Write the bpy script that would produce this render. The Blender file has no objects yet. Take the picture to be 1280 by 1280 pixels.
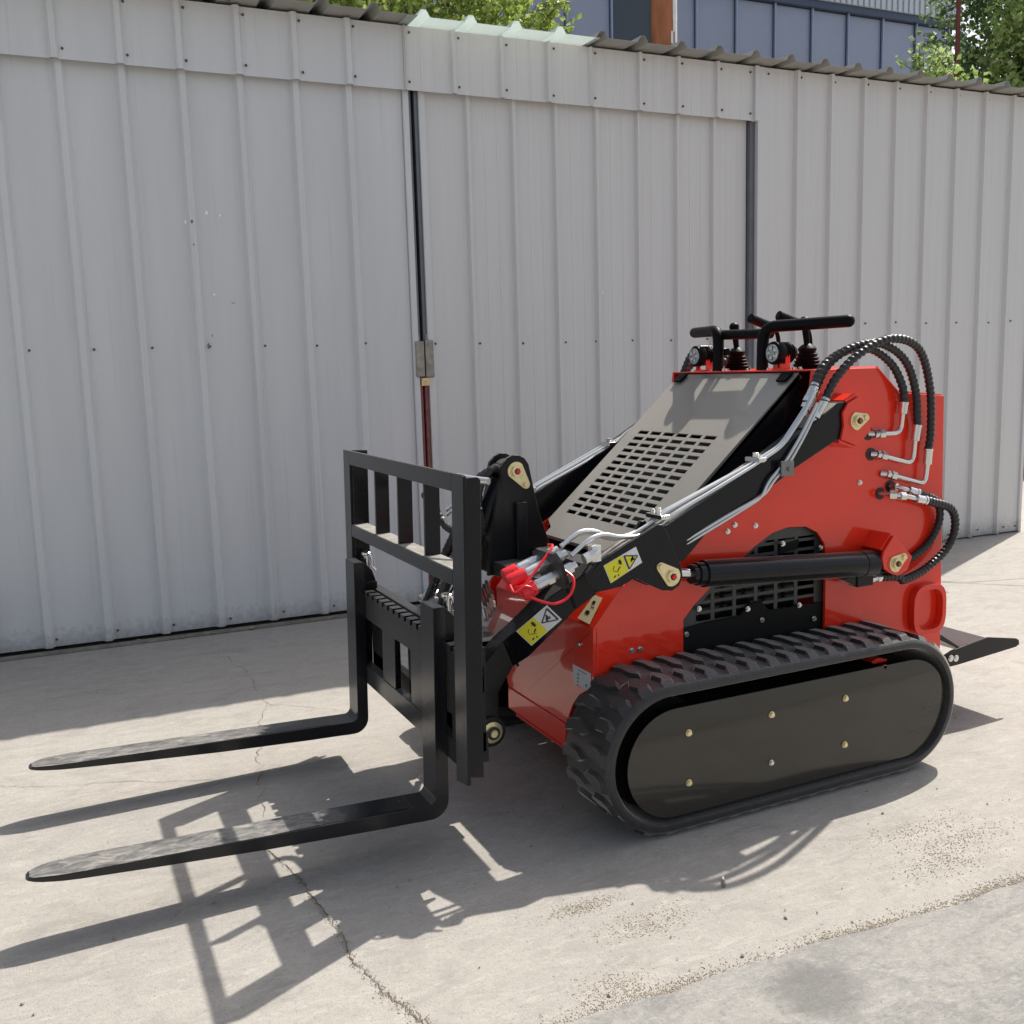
import bpy, math, random
from mathutils import Vector, Matrix
random.seed(7)
SC = bpy.context.scene
COL = SC.collection
R = math.radians

# ------------------------------------------------------------------ camera
CAM_P = Vector((-1.2419, -2.2367, 1.3502)); YAW, PIT, ROL, FPX = 0.4403, -0.1433, -0.029, 1230.5
_f = Vector((math.sin(YAW)*math.cos(PIT), math.cos(YAW)*math.cos(PIT), math.sin(PIT)))
_r = Vector((math.cos(YAW), -math.sin(YAW), 0)); _u = _r.cross(_f)
_r2 = math.cos(ROL)*_r + math.sin(ROL)*_u; _u2 = -math.sin(ROL)*_r + math.cos(ROL)*_u
cam = bpy.data.cameras.new('camera'); camo = bpy.data.objects.new('camera', cam); COL.objects.link(camo)
camo.matrix_world = Matrix(((_r2.x, _u2.x, -_f.x, CAM_P.x), (_r2.y, _u2.y, -_f.y, CAM_P.y), (_r2.z, _u2.z, -_f.z, CAM_P.z), (0, 0, 0, 1)))
cam.sensor_width = 36; cam.lens = 36*FPX/1280; cam.clip_start = .05; cam.clip_end = 2000
SC.camera = camo
# ------------------------------------------------------------------ sky, sun, exposure
SUN = Vector((.687, .3120, 1)).normalized()
world = bpy.data.worlds.new('World'); SC.world = world; world.use_nodes = True
wn = world.node_tree.nodes; sky = wn.new('ShaderNodeTexSky'); sky.sky_type = 'NISHITA'; sky.sun_disc = False
sky.sun_elevation = math.asin(SUN.z); sky.sun_rotation = math.atan2(SUN.x, SUN.y); sky.dust_density = 3.0; sky.ozone_density = .6
hs = wn.new('ShaderNodeHueSaturation'); hs.inputs['Saturation'].default_value = .55; world.node_tree.links.new(sky.outputs[0], hs.inputs['Color']); world.node_tree.links.new(hs.outputs[0], wn['Background'].inputs[0]); wn['Background'].inputs[1].default_value = .11
sl = bpy.data.lights.new('sun', 'SUN'); sl.energy = 3.7; sl.angle = R(.53); sl.color = (1, .955, .88)
so = bpy.data.objects.new('sun', sl); COL.objects.link(so); so.location = SUN*20
so.rotation_euler = SUN.to_track_quat('Z', 'Y').to_euler()
SC.view_settings.view_transform = 'Standard'; SC.view_settings.look = 'None'; SC.view_settings.gamma = 1
SC.view_settings.use_curve_mapping = False; SC.view_settings.exposure = .6
SC.render.resolution_x = SC.render.resolution_y = 1024

# ------------------------------------------------------------------ materials
def mat(name, col, rough=.5, metal=0., coat=0., bump=0., bscale=60, var=0., vscale=8, stretch=None, spec=None, rvar=0., trans=None, dust_or_gleam=0., dustcol=(.3, .27, .23)):
    m = bpy.data.materials.new(name); m.use_nodes = True; nt = m.node_tree; b = nt.nodes['Principled BSDF']
    b.inputs['Base Color'].default_value = (*col, 1); b.inputs['Roughness'].default_value = rough; b.inputs['Metallic'].default_value = metal
    b.inputs['Coat Weight'].default_value = coat; b.inputs['Coat Roughness'].default_value = .04
    if spec is not None: b.inputs['Specular IOR Level'].default_value = spec
    tc = nt.nodes.new('ShaderNodeTexCoord'); mp = nt.nodes.new('ShaderNodeMapping'); nt.links.new(tc.outputs['Object'], mp.inputs[0])
    if stretch: mp.inputs['Scale'].default_value = stretch
    def noise(s, d=6, ro=.6):
        n = nt.nodes.new('ShaderNodeTexNoise'); n.inputs['Scale'].default_value = s; n.inputs['Detail'].default_value = d; n.inputs['Roughness'].default_value = ro
        nt.links.new(mp.outputs[0], n.inputs['Vector']); return n
    if var or dust_or_gleam:
        n = noise(vscale); cr = nt.nodes.new('ShaderNodeMapRange'); cr.inputs[1].default_value = .3; cr.inputs[2].default_value = .7
        cr.inputs[3].default_value = 1-var; cr.inputs[4].default_value = 1+var; nt.links.new(n.outputs[0], cr.inputs[0])
        mx = nt.nodes.new('ShaderNodeMix'); mx.data_type = 'RGBA'; mx.blend_type = 'MULTIPLY'; mx.inputs[0].default_value = 1
        mx.inputs[6].default_value = (*col, 1); nt.links.new(cr.outputs[0], mx.inputs[7]); out = mx.outputs[2]
        if dust_or_gleam:
            n2 = noise(vscale*2.3, 10, .7); c2 = nt.nodes.new('ShaderNodeMapRange'); c2.inputs[1].default_value = .45; c2.inputs[2].default_value = .75
            c2.inputs[3].default_value = dust_or_gleam*.25; c2.inputs[4].default_value = dust_or_gleam; nt.links.new(n2.outputs[0], c2.inputs[0])
            m2 = nt.nodes.new('ShaderNodeMix'); m2.data_type = 'RGBA'; nt.links.new(c2.outputs[0], m2.inputs[0]); nt.links.new(out, m2.inputs[6])
            m2.inputs[7].default_value = (*dustcol, 1); out = m2.outputs[2]
        nt.links.new(out, b.inputs['Base Color'])
    if rvar:
        n = noise(vscale*1.7); cr = nt.nodes.new('ShaderNodeMapRange'); cr.inputs[1].default_value = .3; cr.inputs[2].default_value = .7
        cr.inputs[3].default_value = max(.02, rough-rvar); cr.inputs[4].default_value = rough+rvar
        nt.links.new(n.outputs[0], cr.inputs[0]); nt.links.new(cr.outputs[0], b.inputs['Roughness'])
    if bump:
        n = noise(bscale, 4); bp = nt.nodes.new('ShaderNodeBump'); bp.inputs['Strength'].default_value = 1; bp.inputs['Distance'].default_value = bump
        nt.links.new(n.outputs[0], bp.inputs['Height']); nt.links.new(bp.outputs[0], b.inputs['Normal'])
    if trans:
        t = nt.nodes.new('ShaderNodeBsdfTranslucent'); t.inputs[0].default_value = (*trans[0], 1); ms = nt.nodes.new('ShaderNodeMixShader'); ms.inputs[0].default_value = trans[1]
        nt.links.new(b.outputs[0], ms.inputs[1]); nt.links.new(t.outputs[0], ms.inputs[2]); nt.links.new(ms.outputs[0], nt.nodes['Material Output'].inputs[0])
    return m
M = {}
M['black'] = mat('gloss_black_paint', (.004, .0048, .0068), .21, coat=.0, bump=.0006, bscale=9, dust_or_gleam=.012, vscale=7, rvar=.06, spec=.28)
M['satin'] = mat('satin_black_paint', (.006, .0068, .009), .32, bump=.0004, bscale=40, dust_or_gleam=.012, vscale=9, spec=.3)
M['cover'] = mat('gloss_cover_paint', (.027, .025, .019), .13, coat=.3, bump=.0012, bscale=4, spec=.42, dust_or_gleam=.015, vscale=6)
M['grille'] = mat('grille_paint', (.06, .062, .058), .4)
M['hood'] = mat('hood_black_paint', (.23, .213, .188), .5, .4, coat=.6, bump=.0003, bscale=15, dust_or_gleam=.08, vscale=5, spec=.4)
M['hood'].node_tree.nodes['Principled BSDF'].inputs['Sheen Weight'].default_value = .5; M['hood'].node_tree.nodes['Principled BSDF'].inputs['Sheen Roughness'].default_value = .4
M['red'] = mat('gloss_red_paint', (.82, .032, .010), .3, coat=.6, spec=.2, bump=.0006, bscale=7, var=.05, vscale=5)
M['rubber'] = mat('track_rubber', (.016, .016, .018), .4, bump=.0015, bscale=120, dust_or_gleam=.07, vscale=14)
M['hose'] = mat('hose_rubber', (.016, .016, .017), .42)
M['plastic'] = mat('black_plastic', (.004, .004, .005), .45, spec=.10, bump=.0004, bscale=150)
M['dark'] = mat('unlit_black_shade', (.006, .006, .006), .6, spec=.2)
M['rustbolt'] = mat('orange_bolt_head', (.35, .12, .05), .45, .5)
M['dust_or_gleam'] = mat('pale_top_gleam', (.26, .245, .22), .9, bump=.0008, bscale=120, var=.3, vscale=30)  # bright sunlit gleam of black top faces, put into a pale beige colour
M['chrome'] = mat('bright_steel', (.72, .72, .70), .18, 1, bump=.0003, bscale=90)
M['tube'] = mat('zinc_plated_tube', (.70, .71, .70), .3, .9)
M['zinc'] = mat('yellow_zinc_plate', (.80, .70, .42), .30, .75, var=.12, vscale=60)
M['redcap'] = mat('red_plastic_cap', (.78, .02, .03), .35)
M['grey'] = mat('grey_cast_metal', (.22, .22, .21), .45, .6, var=.2, vscale=30)
M['fork'] = mat('fork_steel', (.008, .0085, .011), .22, coat=.0, bump=.0008, bscale=14, dust_or_gleam=.015, vscale=9, spec=.45)
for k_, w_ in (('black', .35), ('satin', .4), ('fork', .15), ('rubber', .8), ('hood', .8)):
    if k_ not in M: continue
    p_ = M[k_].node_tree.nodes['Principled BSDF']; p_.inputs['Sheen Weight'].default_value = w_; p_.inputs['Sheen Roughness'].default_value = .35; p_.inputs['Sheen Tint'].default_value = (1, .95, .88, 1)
M['red'].node_tree.nodes['Principled BSDF'].inputs['Coat IOR'].default_value = 1.7
M['lens'] = mat('lamp_lens', (.42, .44, .47), .12, .8)
M['glass'] = mat('lamp_glass', (.8, .82, .85), .05)
M['white'] = mat('label_white', (.72, .72, .74), .4)
M['yellow'] = mat('label_yellow', (.75, .68, .02), .4)
M['ink'] = mat('label_ink', (.02, .02, .02), .4)
M['blue'] = mat('label_blue_print', (.08, .2, .5), .4)
M['amber'] = mat('amber_label', (.80, .68, .40), .35)
M['wall'] = mat('grey_white_coated_sheet', (.635, .645, .65), .38, bump=.006, bscale=1.3, var=.05, vscale=1.6, stretch=(3.5, 1, .4), rvar=.06)
M['wall2'] = mat('grey_white_coated_sheet_streaked', (.645, .645, .635), .33, bump=.0022, bscale=2.6, var=.025, vscale=4, stretch=(9, 1, .12), rvar=.07)
M['roof'] = mat('weathered_roof_sheet', (.36, .36, .33), .55, .1, var=.1, vscale=4)
M['skylight'] = mat('pale_green_fibreglass', (.66, .72, .70), .45, trans=((.84, .90, .875), .5))
def grime(m, z0=.22, col=(.20, .19, .165)):
    nt = m.node_tree; b = nt.nodes['Principled BSDF']; Lk = nt.links.new; N = nt.nodes; src = b.inputs['Base Color'].links[0].from_socket
    tc = N.new('ShaderNodeTexCoord'); sx = N.new('ShaderNodeSeparateXYZ'); Lk(tc.outputs['Object'], sx.inputs[0])
    g = N.new('ShaderNodeMapRange'); g.inputs[1].default_value = z0; g.inputs[2].default_value = 0; g.inputs[3].default_value = -.25; g.inputs[4].default_value = .35; Lk(sx.outputs[2], g.inputs[0])
    n = N.new('ShaderNodeTexNoise'); n.inputs['Scale'].default_value = 28; n.inputs['Detail'].default_value = 12; n.inputs['Roughness'].default_value = .8; Lk(tc.outputs['Object'], n.inputs[0])
    a = N.new('ShaderNodeMath'); a.operation = 'ADD'; Lk(n.outputs[0], a.inputs[0]); Lk(g.outputs[0], a.inputs[1])
    k = N.new('ShaderNodeMapRange'); k.inputs[1].default_value = .50; k.inputs[2].default_value = .95; k.inputs[4].default_value = .75; Lk(a.outputs[0], k.inputs[0])
    mx = N.new('ShaderNodeMix'); mx.data_type = 'RGBA'; Lk(k.outputs[0], mx.inputs[0]); Lk(src, mx.inputs[6]); mx.inputs[7].default_value = (*col, 1)
    # long faint rain streaks
    mp = N.new('ShaderNodeMapping'); mp.inputs['Scale'].default_value = (22, 1, .5); Lk(tc.outputs['Object'], mp.inputs[0]); n2 = N.new('ShaderNodeTexNoise'); n2.inputs['Scale'].default_value = 1.6; n2.inputs['Detail'].default_value = 6; Lk(mp.outputs[0], n2.inputs[0])
    k2 = N.new('ShaderNodeMapRange'); k2.inputs[1].default_value = .60; k2.inputs[2].default_value = .78; k2.inputs[4].default_value = .26; Lk(n2.outputs[0], k2.inputs[0])
    m2 = N.new('ShaderNodeMix'); m2.data_type = 'RGBA'; Lk(k2.outputs[0], m2.inputs[0]); Lk(mx.outputs[2], m2.inputs[6]); m2.inputs[7].default_value = (.36, .36, .36, 1)
    Lk(m2.outputs[2], b.inputs['Base Color'])
grime(M['wall']); grime(M['wall2'])
M['jamb'] = mat('grey_steel_jamb', (.16, .17, .19), .5, .3, var=.1)
M['gal'] = mat('old_galvanised_steel', (.33, .31, .27), .5, .7, var=.25, vscale=25)
M['rust'] = mat('rust_red_primer', (.25, .09, .08), .7, var=.3, vscale=20)
M['screw'] = mat('dark_screw', (.11, .11, .115), .5, .5)
M['bark'] = mat('bark', (.12, .09, .06), .9, bump=.01, bscale=20, var=.3)
M['timber'] = mat('orange_timber', (.5, .22, .04), .6, var=.2)
M['maroon'] = mat('maroon_paint', (.16, .03, .025), .5, var=.15)
M['bluewall'] = mat('blue_grey_glass', (.27, .31, .42), .22, coat=.3, var=.08, vscale=.7, bump=.004, bscale=.7)
M['bluedark'] = mat('open_dark_pane', (.045, .06, .075), .3)
M['mullion'] = mat('pale_blue_mullion', (.3, .36, .48), .4, .3)
M['mulldark'] = mat('dark_blue_frame', (.05, .07, .12), .4)
M['cladding'] = mat('pale_cladding', (.52, .56, .62), .5)

def leafmat(name, c1, c2, c3):
    m = bpy.data.materials.new(name); m.use_nodes = True; nt = m.node_tree; b = nt.nodes['Principled BSDF']; b.inputs['Roughness'].default_value = .45
    g = nt.nodes.new('ShaderNodeNewGeometry'); cr = nt.nodes.new('ShaderNodeValToRGB'); nt.links.new(g.outputs['Random Per Island'], cr.inputs[0])
    cr.color_ramp.elements[0].color = (*c1, 1); cr.color_ramp.elements[1].color = (*c3, 1); e = cr.color_ramp.elements.new(.5); e.color = (*c2, 1)
    nt.links.new(cr.outputs[0], b.inputs[0]); t = nt.nodes.new('ShaderNodeBsdfTranslucent'); nt.links.new(cr.outputs[0], t.inputs[0])
    ms = nt.nodes.new('ShaderNodeMixShader'); ms.inputs[0].default_value = .45; nt.links.new(b.outputs[0], ms.inputs[1]); nt.links.new(t.outputs[0], ms.inputs[2])
    nt.links.new(ms.outputs[0], nt.nodes['Material Output'].inputs[0]); return m
M['leafA'] = leafmat('yellow_green_leaves', (.20, .30, .05), (.32, .43, .09), (.48, .55, .18))
M['leafB'] = leafmat('mid_green_leaves', (.24, .38, .10), (.36, .50, .15), (.55, .62, .30))
M['leafC'] = leafmat('deep_green_leaves', (.08, .15, .05), (.15, .24, .08), (.25, .34, .14))

def ground_mat(name, base, alt, dark, mott, newslab=False):
    m = bpy.data.materials.new(name); m.use_nodes = True; nt = m.node_tree; N = nt.nodes; Lk = nt.links.new; b = N['Principled BSDF']
    b.inputs['Roughness'].default_value = .78; b.inputs['Specular IOR Level'].default_value = .3
    tc = N.new('ShaderNodeTexCoord')
    def noi(s, d=8, ro=.6, sc=None, dist=0):
        n = N.new('ShaderNodeTexNoise'); n.inputs['Scale'].default_value = s; n.inputs['Detail'].default_value = d; n.inputs['Roughness'].default_value = ro; n.inputs['Distortion'].default_value = dist
        if sc:
            mp = N.new('ShaderNodeMapping'); mp.inputs['Scale'].default_value = sc; mp.inputs['Rotation'].default_value = (0, 0, .3); Lk(tc.outputs['Object'], mp.inputs[0]); Lk(mp.outputs[0], n.inputs['Vector'])
        else: Lk(tc.outputs['Object'], n.inputs['Vector'])
        return n
    def rng(n, a, c, lo, hi):
        r = N.new('ShaderNodeMapRange'); r.inputs[1].default_value = a; r.inputs[2].default_value = c; r.inputs[3].default_value = lo; r.inputs[4].default_value = hi; Lk(n.outputs[0], r.inputs[0]); return r
    def mix(fac, a, c, mode='MIX'):
        x = N.new('ShaderNodeMix'); x.data_type = 'RGBA'; x.blend_type = mode; Lk(fac.outputs[0], x.inputs[0])
        if isinstance(a, tuple): x.inputs[6].default_value = (*a, 1)
        else: Lk(a.outputs[2], x.inputs[6])
        if isinstance(c, tuple): x.inputs[7].default_value = (*c, 1)
        else: Lk(c.outputs[2], x.inputs[7])
        return x
    c = mix(rng(noi(.9, 5, .6), .35, .65, 0, 1), base, alt)
    c = mix(rng(noi(6.5, 12, .78, (1, 1.6, 1), 1.5), .47, .64, 0, .5), c, tuple(q*.74 for q in base))
    c = mix(rng(noi(3.2, 10, .72, (1, 2.2, 1), 1.2), .5, .68, 0, mott), c, dark)
    if newslab:
        c = mix(rng(noi(2.6, 12, .8, (1, 1.4, 1), 1.8), .50, .60, 0, .6), c, dark)
        c = mix(rng(noi(30, 12, .8, (1, 2.4, 1), 1.2), .50, .62, 0, .55), c, (.42, .41, .39))
    c = mix(rng(noi(17, 10, .75, None, .6), .55, .72, 0, mott*.8), c, dark)
    c = mix(rng(noi(11, 10, .75, (1, 3.5, 1), .9), .52, .66, 0, .5), c, tuple(min(1, q*1.25) for q in base))
    c = mix(rng(noi(95, 6, .75), .54, .66, 0, .5), c, tuple(q*.42 for q in base))
    c = mix(rng(noi(300, 3, .6), .5, .68, 0, .4), c, tuple(q*.6 for q in base))
    v = N.new('ShaderNodeTexVoronoi'); v.inputs['Scale'].default_value = 26; Lk(tc.outputs['Object'], v.inputs['Vector'])
    pr = rng(v, .0, .085, .75, 0); pn = rng(noi(1.7, 3, .5), .56, .63, 0, 1); mm = N.new('ShaderNodeMath'); mm.operation = 'MULTIPLY'; Lk(pr.outputs[0], mm.inputs[0]); Lk(pn.outputs[0], mm.inputs[1])
    c = mix(mm, c, (.10, .075, .05))
    if newslab:   # one oily dark stain with a ragged edge
        ds = N.new('ShaderNodeVectorMath'); ds.operation = 'DISTANCE'; Lk(tc.outputs['Object'], ds.inputs[0]); ds.inputs[1].default_value = (.16, -.735, .004)
        ad = N.new('ShaderNodeMath'); ad.operation = 'MULTIPLY_ADD'; Lk(noi(14, 10, .75).outputs[0], ad.inputs[0]); ad.inputs[1].default_value = .16; Lk(ds.outputs['Value'], ad.inputs[2])
        q = N.new('ShaderNodeMapRange'); q.inputs[1].default_value = .205; q.inputs[2].default_value = .15; q.inputs[4].default_value = .6; Lk(ad.outputs[0], q.inputs[0]); c = mix(q, c, (.12, .118, .112))
    Lk(c.outputs[2], b.inputs['Base Color'])
    bp = N.new('ShaderNodeBump'); bp.inputs['Distance'].default_value = .004; bp.inputs['Strength'].default_value = .8; n1 = noi(38, 10, .72)
    Lk(n1.outputs[0], bp.inputs['Height']); b2 = N.new('ShaderNodeBump'); b2.inputs['Distance'].default_value = .0012; Lk(noi(220, 4, .6).outputs[0], b2.inputs['Height']); Lk(bp.outputs[0], b2.inputs['Normal'])
    Lk(b2.outputs[0], b.inputs['Normal']); return m
M['ground'] = ground_mat('sunlit_concrete', (.41, .381, .342), (.365, .340, .306), (.25, .231, .206), .55)
M['slab'] = ground_mat('newer_grey_concrete', (.335, .318, .288), (.285, .274, .255), (.165, .163, .156), .7, True)
M['crack'] = mat('crack_dirt', (.13, .105, .075), .95)
M['sand'] = mat('loose_sand', (.42, .36, .275), .95, bump=.004, bscale=250, var=.25, vscale=60)
M['stone'] = mat('pebble', (.28, .24, .19), .9, var=.4, vscale=20)

# fork tips have worn grey top faces where pallets rub the paint away
def worn_fork():
    m = M['fork'].copy(); m.name = 'worn_fork_top'; nt = m.node_tree; b = nt.nodes['Principled BSDF']; Lk = nt.links.new; N = nt.nodes
    tc = N.new('ShaderNodeTexCoord')
    def noi(s, sc, d=12, ro=.75, dist=0):
        mp = N.new('ShaderNodeMapping'); mp.inputs['Scale'].default_value = sc; Lk(tc.outputs['Object'], mp.inputs[0])
        n = N.new('ShaderNodeTexNoise'); n.inputs['Scale'].default_value = s; n.inputs['Detail'].default_value = d; n.inputs['Roughness'].default_value = ro; n.inputs['Distortion'].default_value = dist; Lk(mp.outputs[0], n.inputs[0]); return n
    r = N.new('ShaderNodeValToRGB'); E = r.color_ramp.elements
    E[0].position = .36; E[0].color = (.05, .05, .053, 1); E[1].position = .66; E[1].color = (.36, .335, .30, 1); e = E.new(.5); e.color = (.14, .135, .128, 1)
    Lk(noi(13, (1, 2.4, 1), dist=.8).outputs[0], r.inputs[0])
    sx = N.new('ShaderNodeSeparateXYZ'); Lk(tc.outputs['Object'], sx.inputs[0])
    g = N.new('ShaderNodeMapRange'); g.inputs[1].default_value = -.12; g.inputs[2].default_value = -.52; g.inputs[3].default_value = -.45; g.inputs[4].default_value = .42; Lk(sx.outputs[0], g.inputs[0])
    a = N.new('ShaderNodeMath'); a.operation = 'ADD'; Lk(noi(6, (1, 1.6, 1), dist=.5).outputs[0], a.inputs[0]); Lk(g.outputs[0], a.inputs[1])
    k = N.new('ShaderNodeMapRange'); k.inputs[1].default_value = .46; k.inputs[2].default_value = .56; Lk(a.outputs[0], k.inputs[0])
    mx = N.new('ShaderNodeMix'); mx.data_type = 'RGBA'; mx.inputs[6].default_value = (.009, .0095, .012, 1); Lk(r.outputs[0], mx.inputs[7]); Lk(k.outputs[0], mx.inputs[0])
    Lk(mx.outputs[2], b.inputs['Base Color'])
    for l in list(b.inputs['Roughness'].links): nt.links.remove(l)
    rr = N.new('ShaderNodeMapRange'); rr.inputs[3].default_value = .22; rr.inputs[4].default_value = .5; Lk(k.outputs[0], rr.inputs[0]); Lk(rr.outputs[0], b.inputs['Roughness']); return m
M['worn'] = worn_fork()

# ------------------------------------------------------------------ mesh builder
YC = .645
def catmull(pts, n=10):
    P = [Vector(p) for p in pts]; P = [P[0]*2-P[1]] + P + [P[-1]*2-P[-2]]; out = []
    for i in range(1, len(P)-2):
        for k in range(n):
            t = k/n; a, b, c, d = P[i-1:i+3]
            out.append(.5*((2*b)+(c-a)*t+(2*a-5*b+4*c-d)*t*t+(3*b-a-3*c+d)*t**3))
    out.append(P[-2]); return out
def fillet(pts, r, n=6):
    P = [Vector(p) for p in pts]; out = [P[0]]
    for i in range(1, len(P)-1):
        a, b, c = P[i-1:i+2]; d1 = (a-b); d2 = (c-b); q = min(r, d1.length*.45, d2.length*.45)
        s = b+d1.normalized()*q; e = b+d2.normalized()*q
        for k in range(n+1):
            t = k/n; out.append(s*(1-t)**2+b*2*t*(1-t)+e*t*t)
    out.append(P[-1]); return out

class MB:
    def __init__(s): s.v = []; s.f = []; s.m = []
    def add(s, vs, fs, mi=0):
        o = len(s.v); s.v += [tuple(q) for q in vs]; s.f += [tuple(o+i for i in f) for f in fs]; s.m += [mi]*len(fs); return s
    def box(s, x0, x1, y0, y1, z0, z1, mi=0):
        vs = [(x, y, z) for x in (x0, x1) for y in (y0, y1) for z in (z0, z1)]
        return s.add(vs, [(0, 1, 3, 2), (4, 6, 7, 5), (0, 4, 5, 1), (2, 3, 7, 6), (0, 2, 6, 4), (1, 5, 7, 3)], mi)
    def prism(s, pts, ax, a, b, mi=0):
        pts = list(pts); A = sum(pts[i][0]*pts[(i+1) % len(pts)][1]-pts[(i+1) % len(pts)][0]*pts[i][1] for i in range(len(pts)))
        if A < 0: pts = pts[::-1]
        n = len(pts)
        def P(p, w): return {'Y': (p[0], w, p[1]), 'X': (w, p[0], p[1]), 'Z': (p[0], p[1], w)}[ax]
        vs = [P(p, a) for p in pts]+[P(p, b) for p in pts]
        flip = (ax == 'Y')
        lo = tuple(range(n)); hi = tuple(range(n, 2*n)); side = [(i, (i+1) % n, n+(i+1) % n, n+i) for i in range(n)]
        fs = [lo[::-1], hi]+side
        if flip: fs = [f[::-1] for f in fs]
        return s.add(vs, fs, mi)
    def tube(s, path, r, n=12, mi=0, cap=True, helix=None):
        P = [Vector(p) for p in path]; T = []
        for i in range(len(P)): T.append((P[min(i+1, len(P)-1)]-P[max(i-1, 0)]).normalized())
        u = T[0].orthogonal().normalized(); vs = []; L = 0
        for i, p in enumerate(P):
            if i:
                L += (P[i]-P[i-1]).length; u = (u-T[i]*u.dot(T[i])).normalized()
            w = T[i].cross(u); rr = r(i/(len(P)-1)) if callable(r) else r
            for k in range(n):
                a = 2*math.pi*k/n; q = rr
                if helix: q = rr*(1+helix[1]*max(-.2, math.cos(2*math.pi*L/helix[0]-a)))
                vs.append(p+(u*math.cos(a)+w*math.sin(a))*q)
        fs = [(i*n+k, i*n+(k+1) % n, (i+1)*n+(k+1) % n, (i+1)*n+k) for i in range(len(P)-1) for k in range(n)]
        if cap: fs += [tuple(range(n))[::-1], tuple(range((len(P)-1)*n, len(P)*n))]
        return s.add(vs, fs, mi)
    def cyl(s, p0, p1, r0, r1=None, n=16, mi=0): return s.tube([p0, p1], (lambda t: r0+(r1-r0)*t) if r1 is not None else r0, n, mi)
    def lathe(s, prof, o, d, n=24, mi=0):
        o = Vector(o); d = Vector(d).normalized(); u = d.orthogonal().normalized(); w = d.cross(u); vs = []
        for (r, h) in prof:
            for k in range(n):
                a = 2*math.pi*k/n; vs.append(o+d*h+(u*math.cos(a)+w*math.sin(a))*r)
        fs = [(i*n+k, i*n+(k+1) % n, (i+1)*n+(k+1) % n, (i+1)*n+k) for i in range(len(prof)-1) for k in range(n)]
        fs += [tuple(range(n))[::-1], tuple(range((len(prof)-1)*n, len(prof)*n))]
        return s.add(vs, fs, mi)
    def hexnut(s, o, d, r, h, mi=0): return s.cyl(o, Vector(o)+Vector(d).normalized()*h, r, n=6, mi=mi)
    def mesh(s, name, mats, org=(0, 0, 0), mirror=False, smooth=True, ang=35):
        v = s.v; f = s.f
        if mirror: v = [(x, 2*YC-y, z) for x, y, z in v]; f = [q[::-1] for q in f]
        me = bpy.data.meshes.new(name); me.from_pydata([(x-org[0], y-org[1], z-org[2]) for x, y, z in v], [], f)
        for q in (mats if isinstance(mats, list) else [mats]): me.materials.append(q)
        me.polygons.foreach_set('material_index', s.m)
        if smooth:
            me.polygons.foreach_set('use_smooth', [True]*len(me.polygons)); me.update(); me.set_sharp_from_angle(angle=R(ang))
        me.update(); return me
    def build(s, name, mats, parent=None, bevel=0, mirror=False, smooth=True, label=None, org=None):
        o_ = org if org is not None else (root_of(parent) if parent else (0, 0, 0))
        me = s.mesh(name, mats, o_, mirror, smooth); o = bpy.data.objects.new(name, me); COL.objects.link(o)
        if parent: o.parent = parent
        if bevel:
            b = o.modifiers.new('bevel', 'BEVEL'); b.width = bevel; b.segments = 2; b.limit_method = 'ANGLE'; b.angle_limit = R(35); b.harden_normals = True
        if label: o['label'] = label
        return o
ORG = {}
def root_of(o):
    while o.parent: o = o.parent
    return ORG.get(o.name, (0, 0, 0))
def thing(name, loc, label, cat, group=None, rz=0, local=False):
    o = bpy.data.objects.new(name, None); COL.objects.link(o); o.location = loc; o.rotation_euler = (0, 0, rz)
    o['label'] = label; o['category'] = cat
    if group: o['group'] = group
    o.empty_display_size = .2
    ORG[o.name] = (0, 0, 0) if local else tuple(loc); return o
def tag(o, label, cat, group=None, kind=None):
    if label: o['label'] = label
    if cat: o['category'] = cat
    if group: o['group'] = group
    if kind: o['kind'] = kind
    return o
def inst(me, name, parent, loc, rot=(0, 0, 0), scale=None):
    o = bpy.data.objects.new(name, me); COL.objects.link(o); o.parent = parent
    q = root_of(parent); o.location = (loc[0]-q[0], loc[1]-q[1], loc[2]-q[2]); o.rotation_euler = rot
    if scale: o.scale = scale
    return o
def my(y): return 2*YC-y

# ================================================================== GROUND
# the sheet is cut along the joint line between the two pours (slightly wandering edge)
gr = MB(); xs = [-1500, -20, -6]+[-3+.06*i for i in range(130)]+[8, 30, 1500]
def jy(x): return -.602-.052*(x-.28)+.006*math.sin(x*7.3)+.004*math.sin(x*23+1) + .003*math.sin(x*61)
jl = [(x, jy(x) if -6 < x < 7 else -.602-.052*(max(-6, min(7, x))-.28)) for x in xs]
gr.add([(x, y, 0) for x, y in jl]+[(x, 1500, 0) for x, _ in jl], [(i, i+1, len(jl)+i+1, len(jl)+i) for i in range(len(jl)-1)])
go = gr.build('ground', M['ground'], smooth=False); go['kind'] = 'structure'
gs = MB(); n = len(jl)
gs.add([(x, y-.004, .004) for x, y in jl]+[(x, -1500, .004) for x, _ in jl]+[(x, y-.004, -.02) for x, y in jl],
       [(i+1, i, n+i, n+i+1) for i in range(n-1)]+[(i, i+1, 2*n+i+1, 2*n+i) for i in range(n-1)])
tag(gs.build('pavement', M['slab'], smooth=False), None, None, kind='structure')
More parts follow.
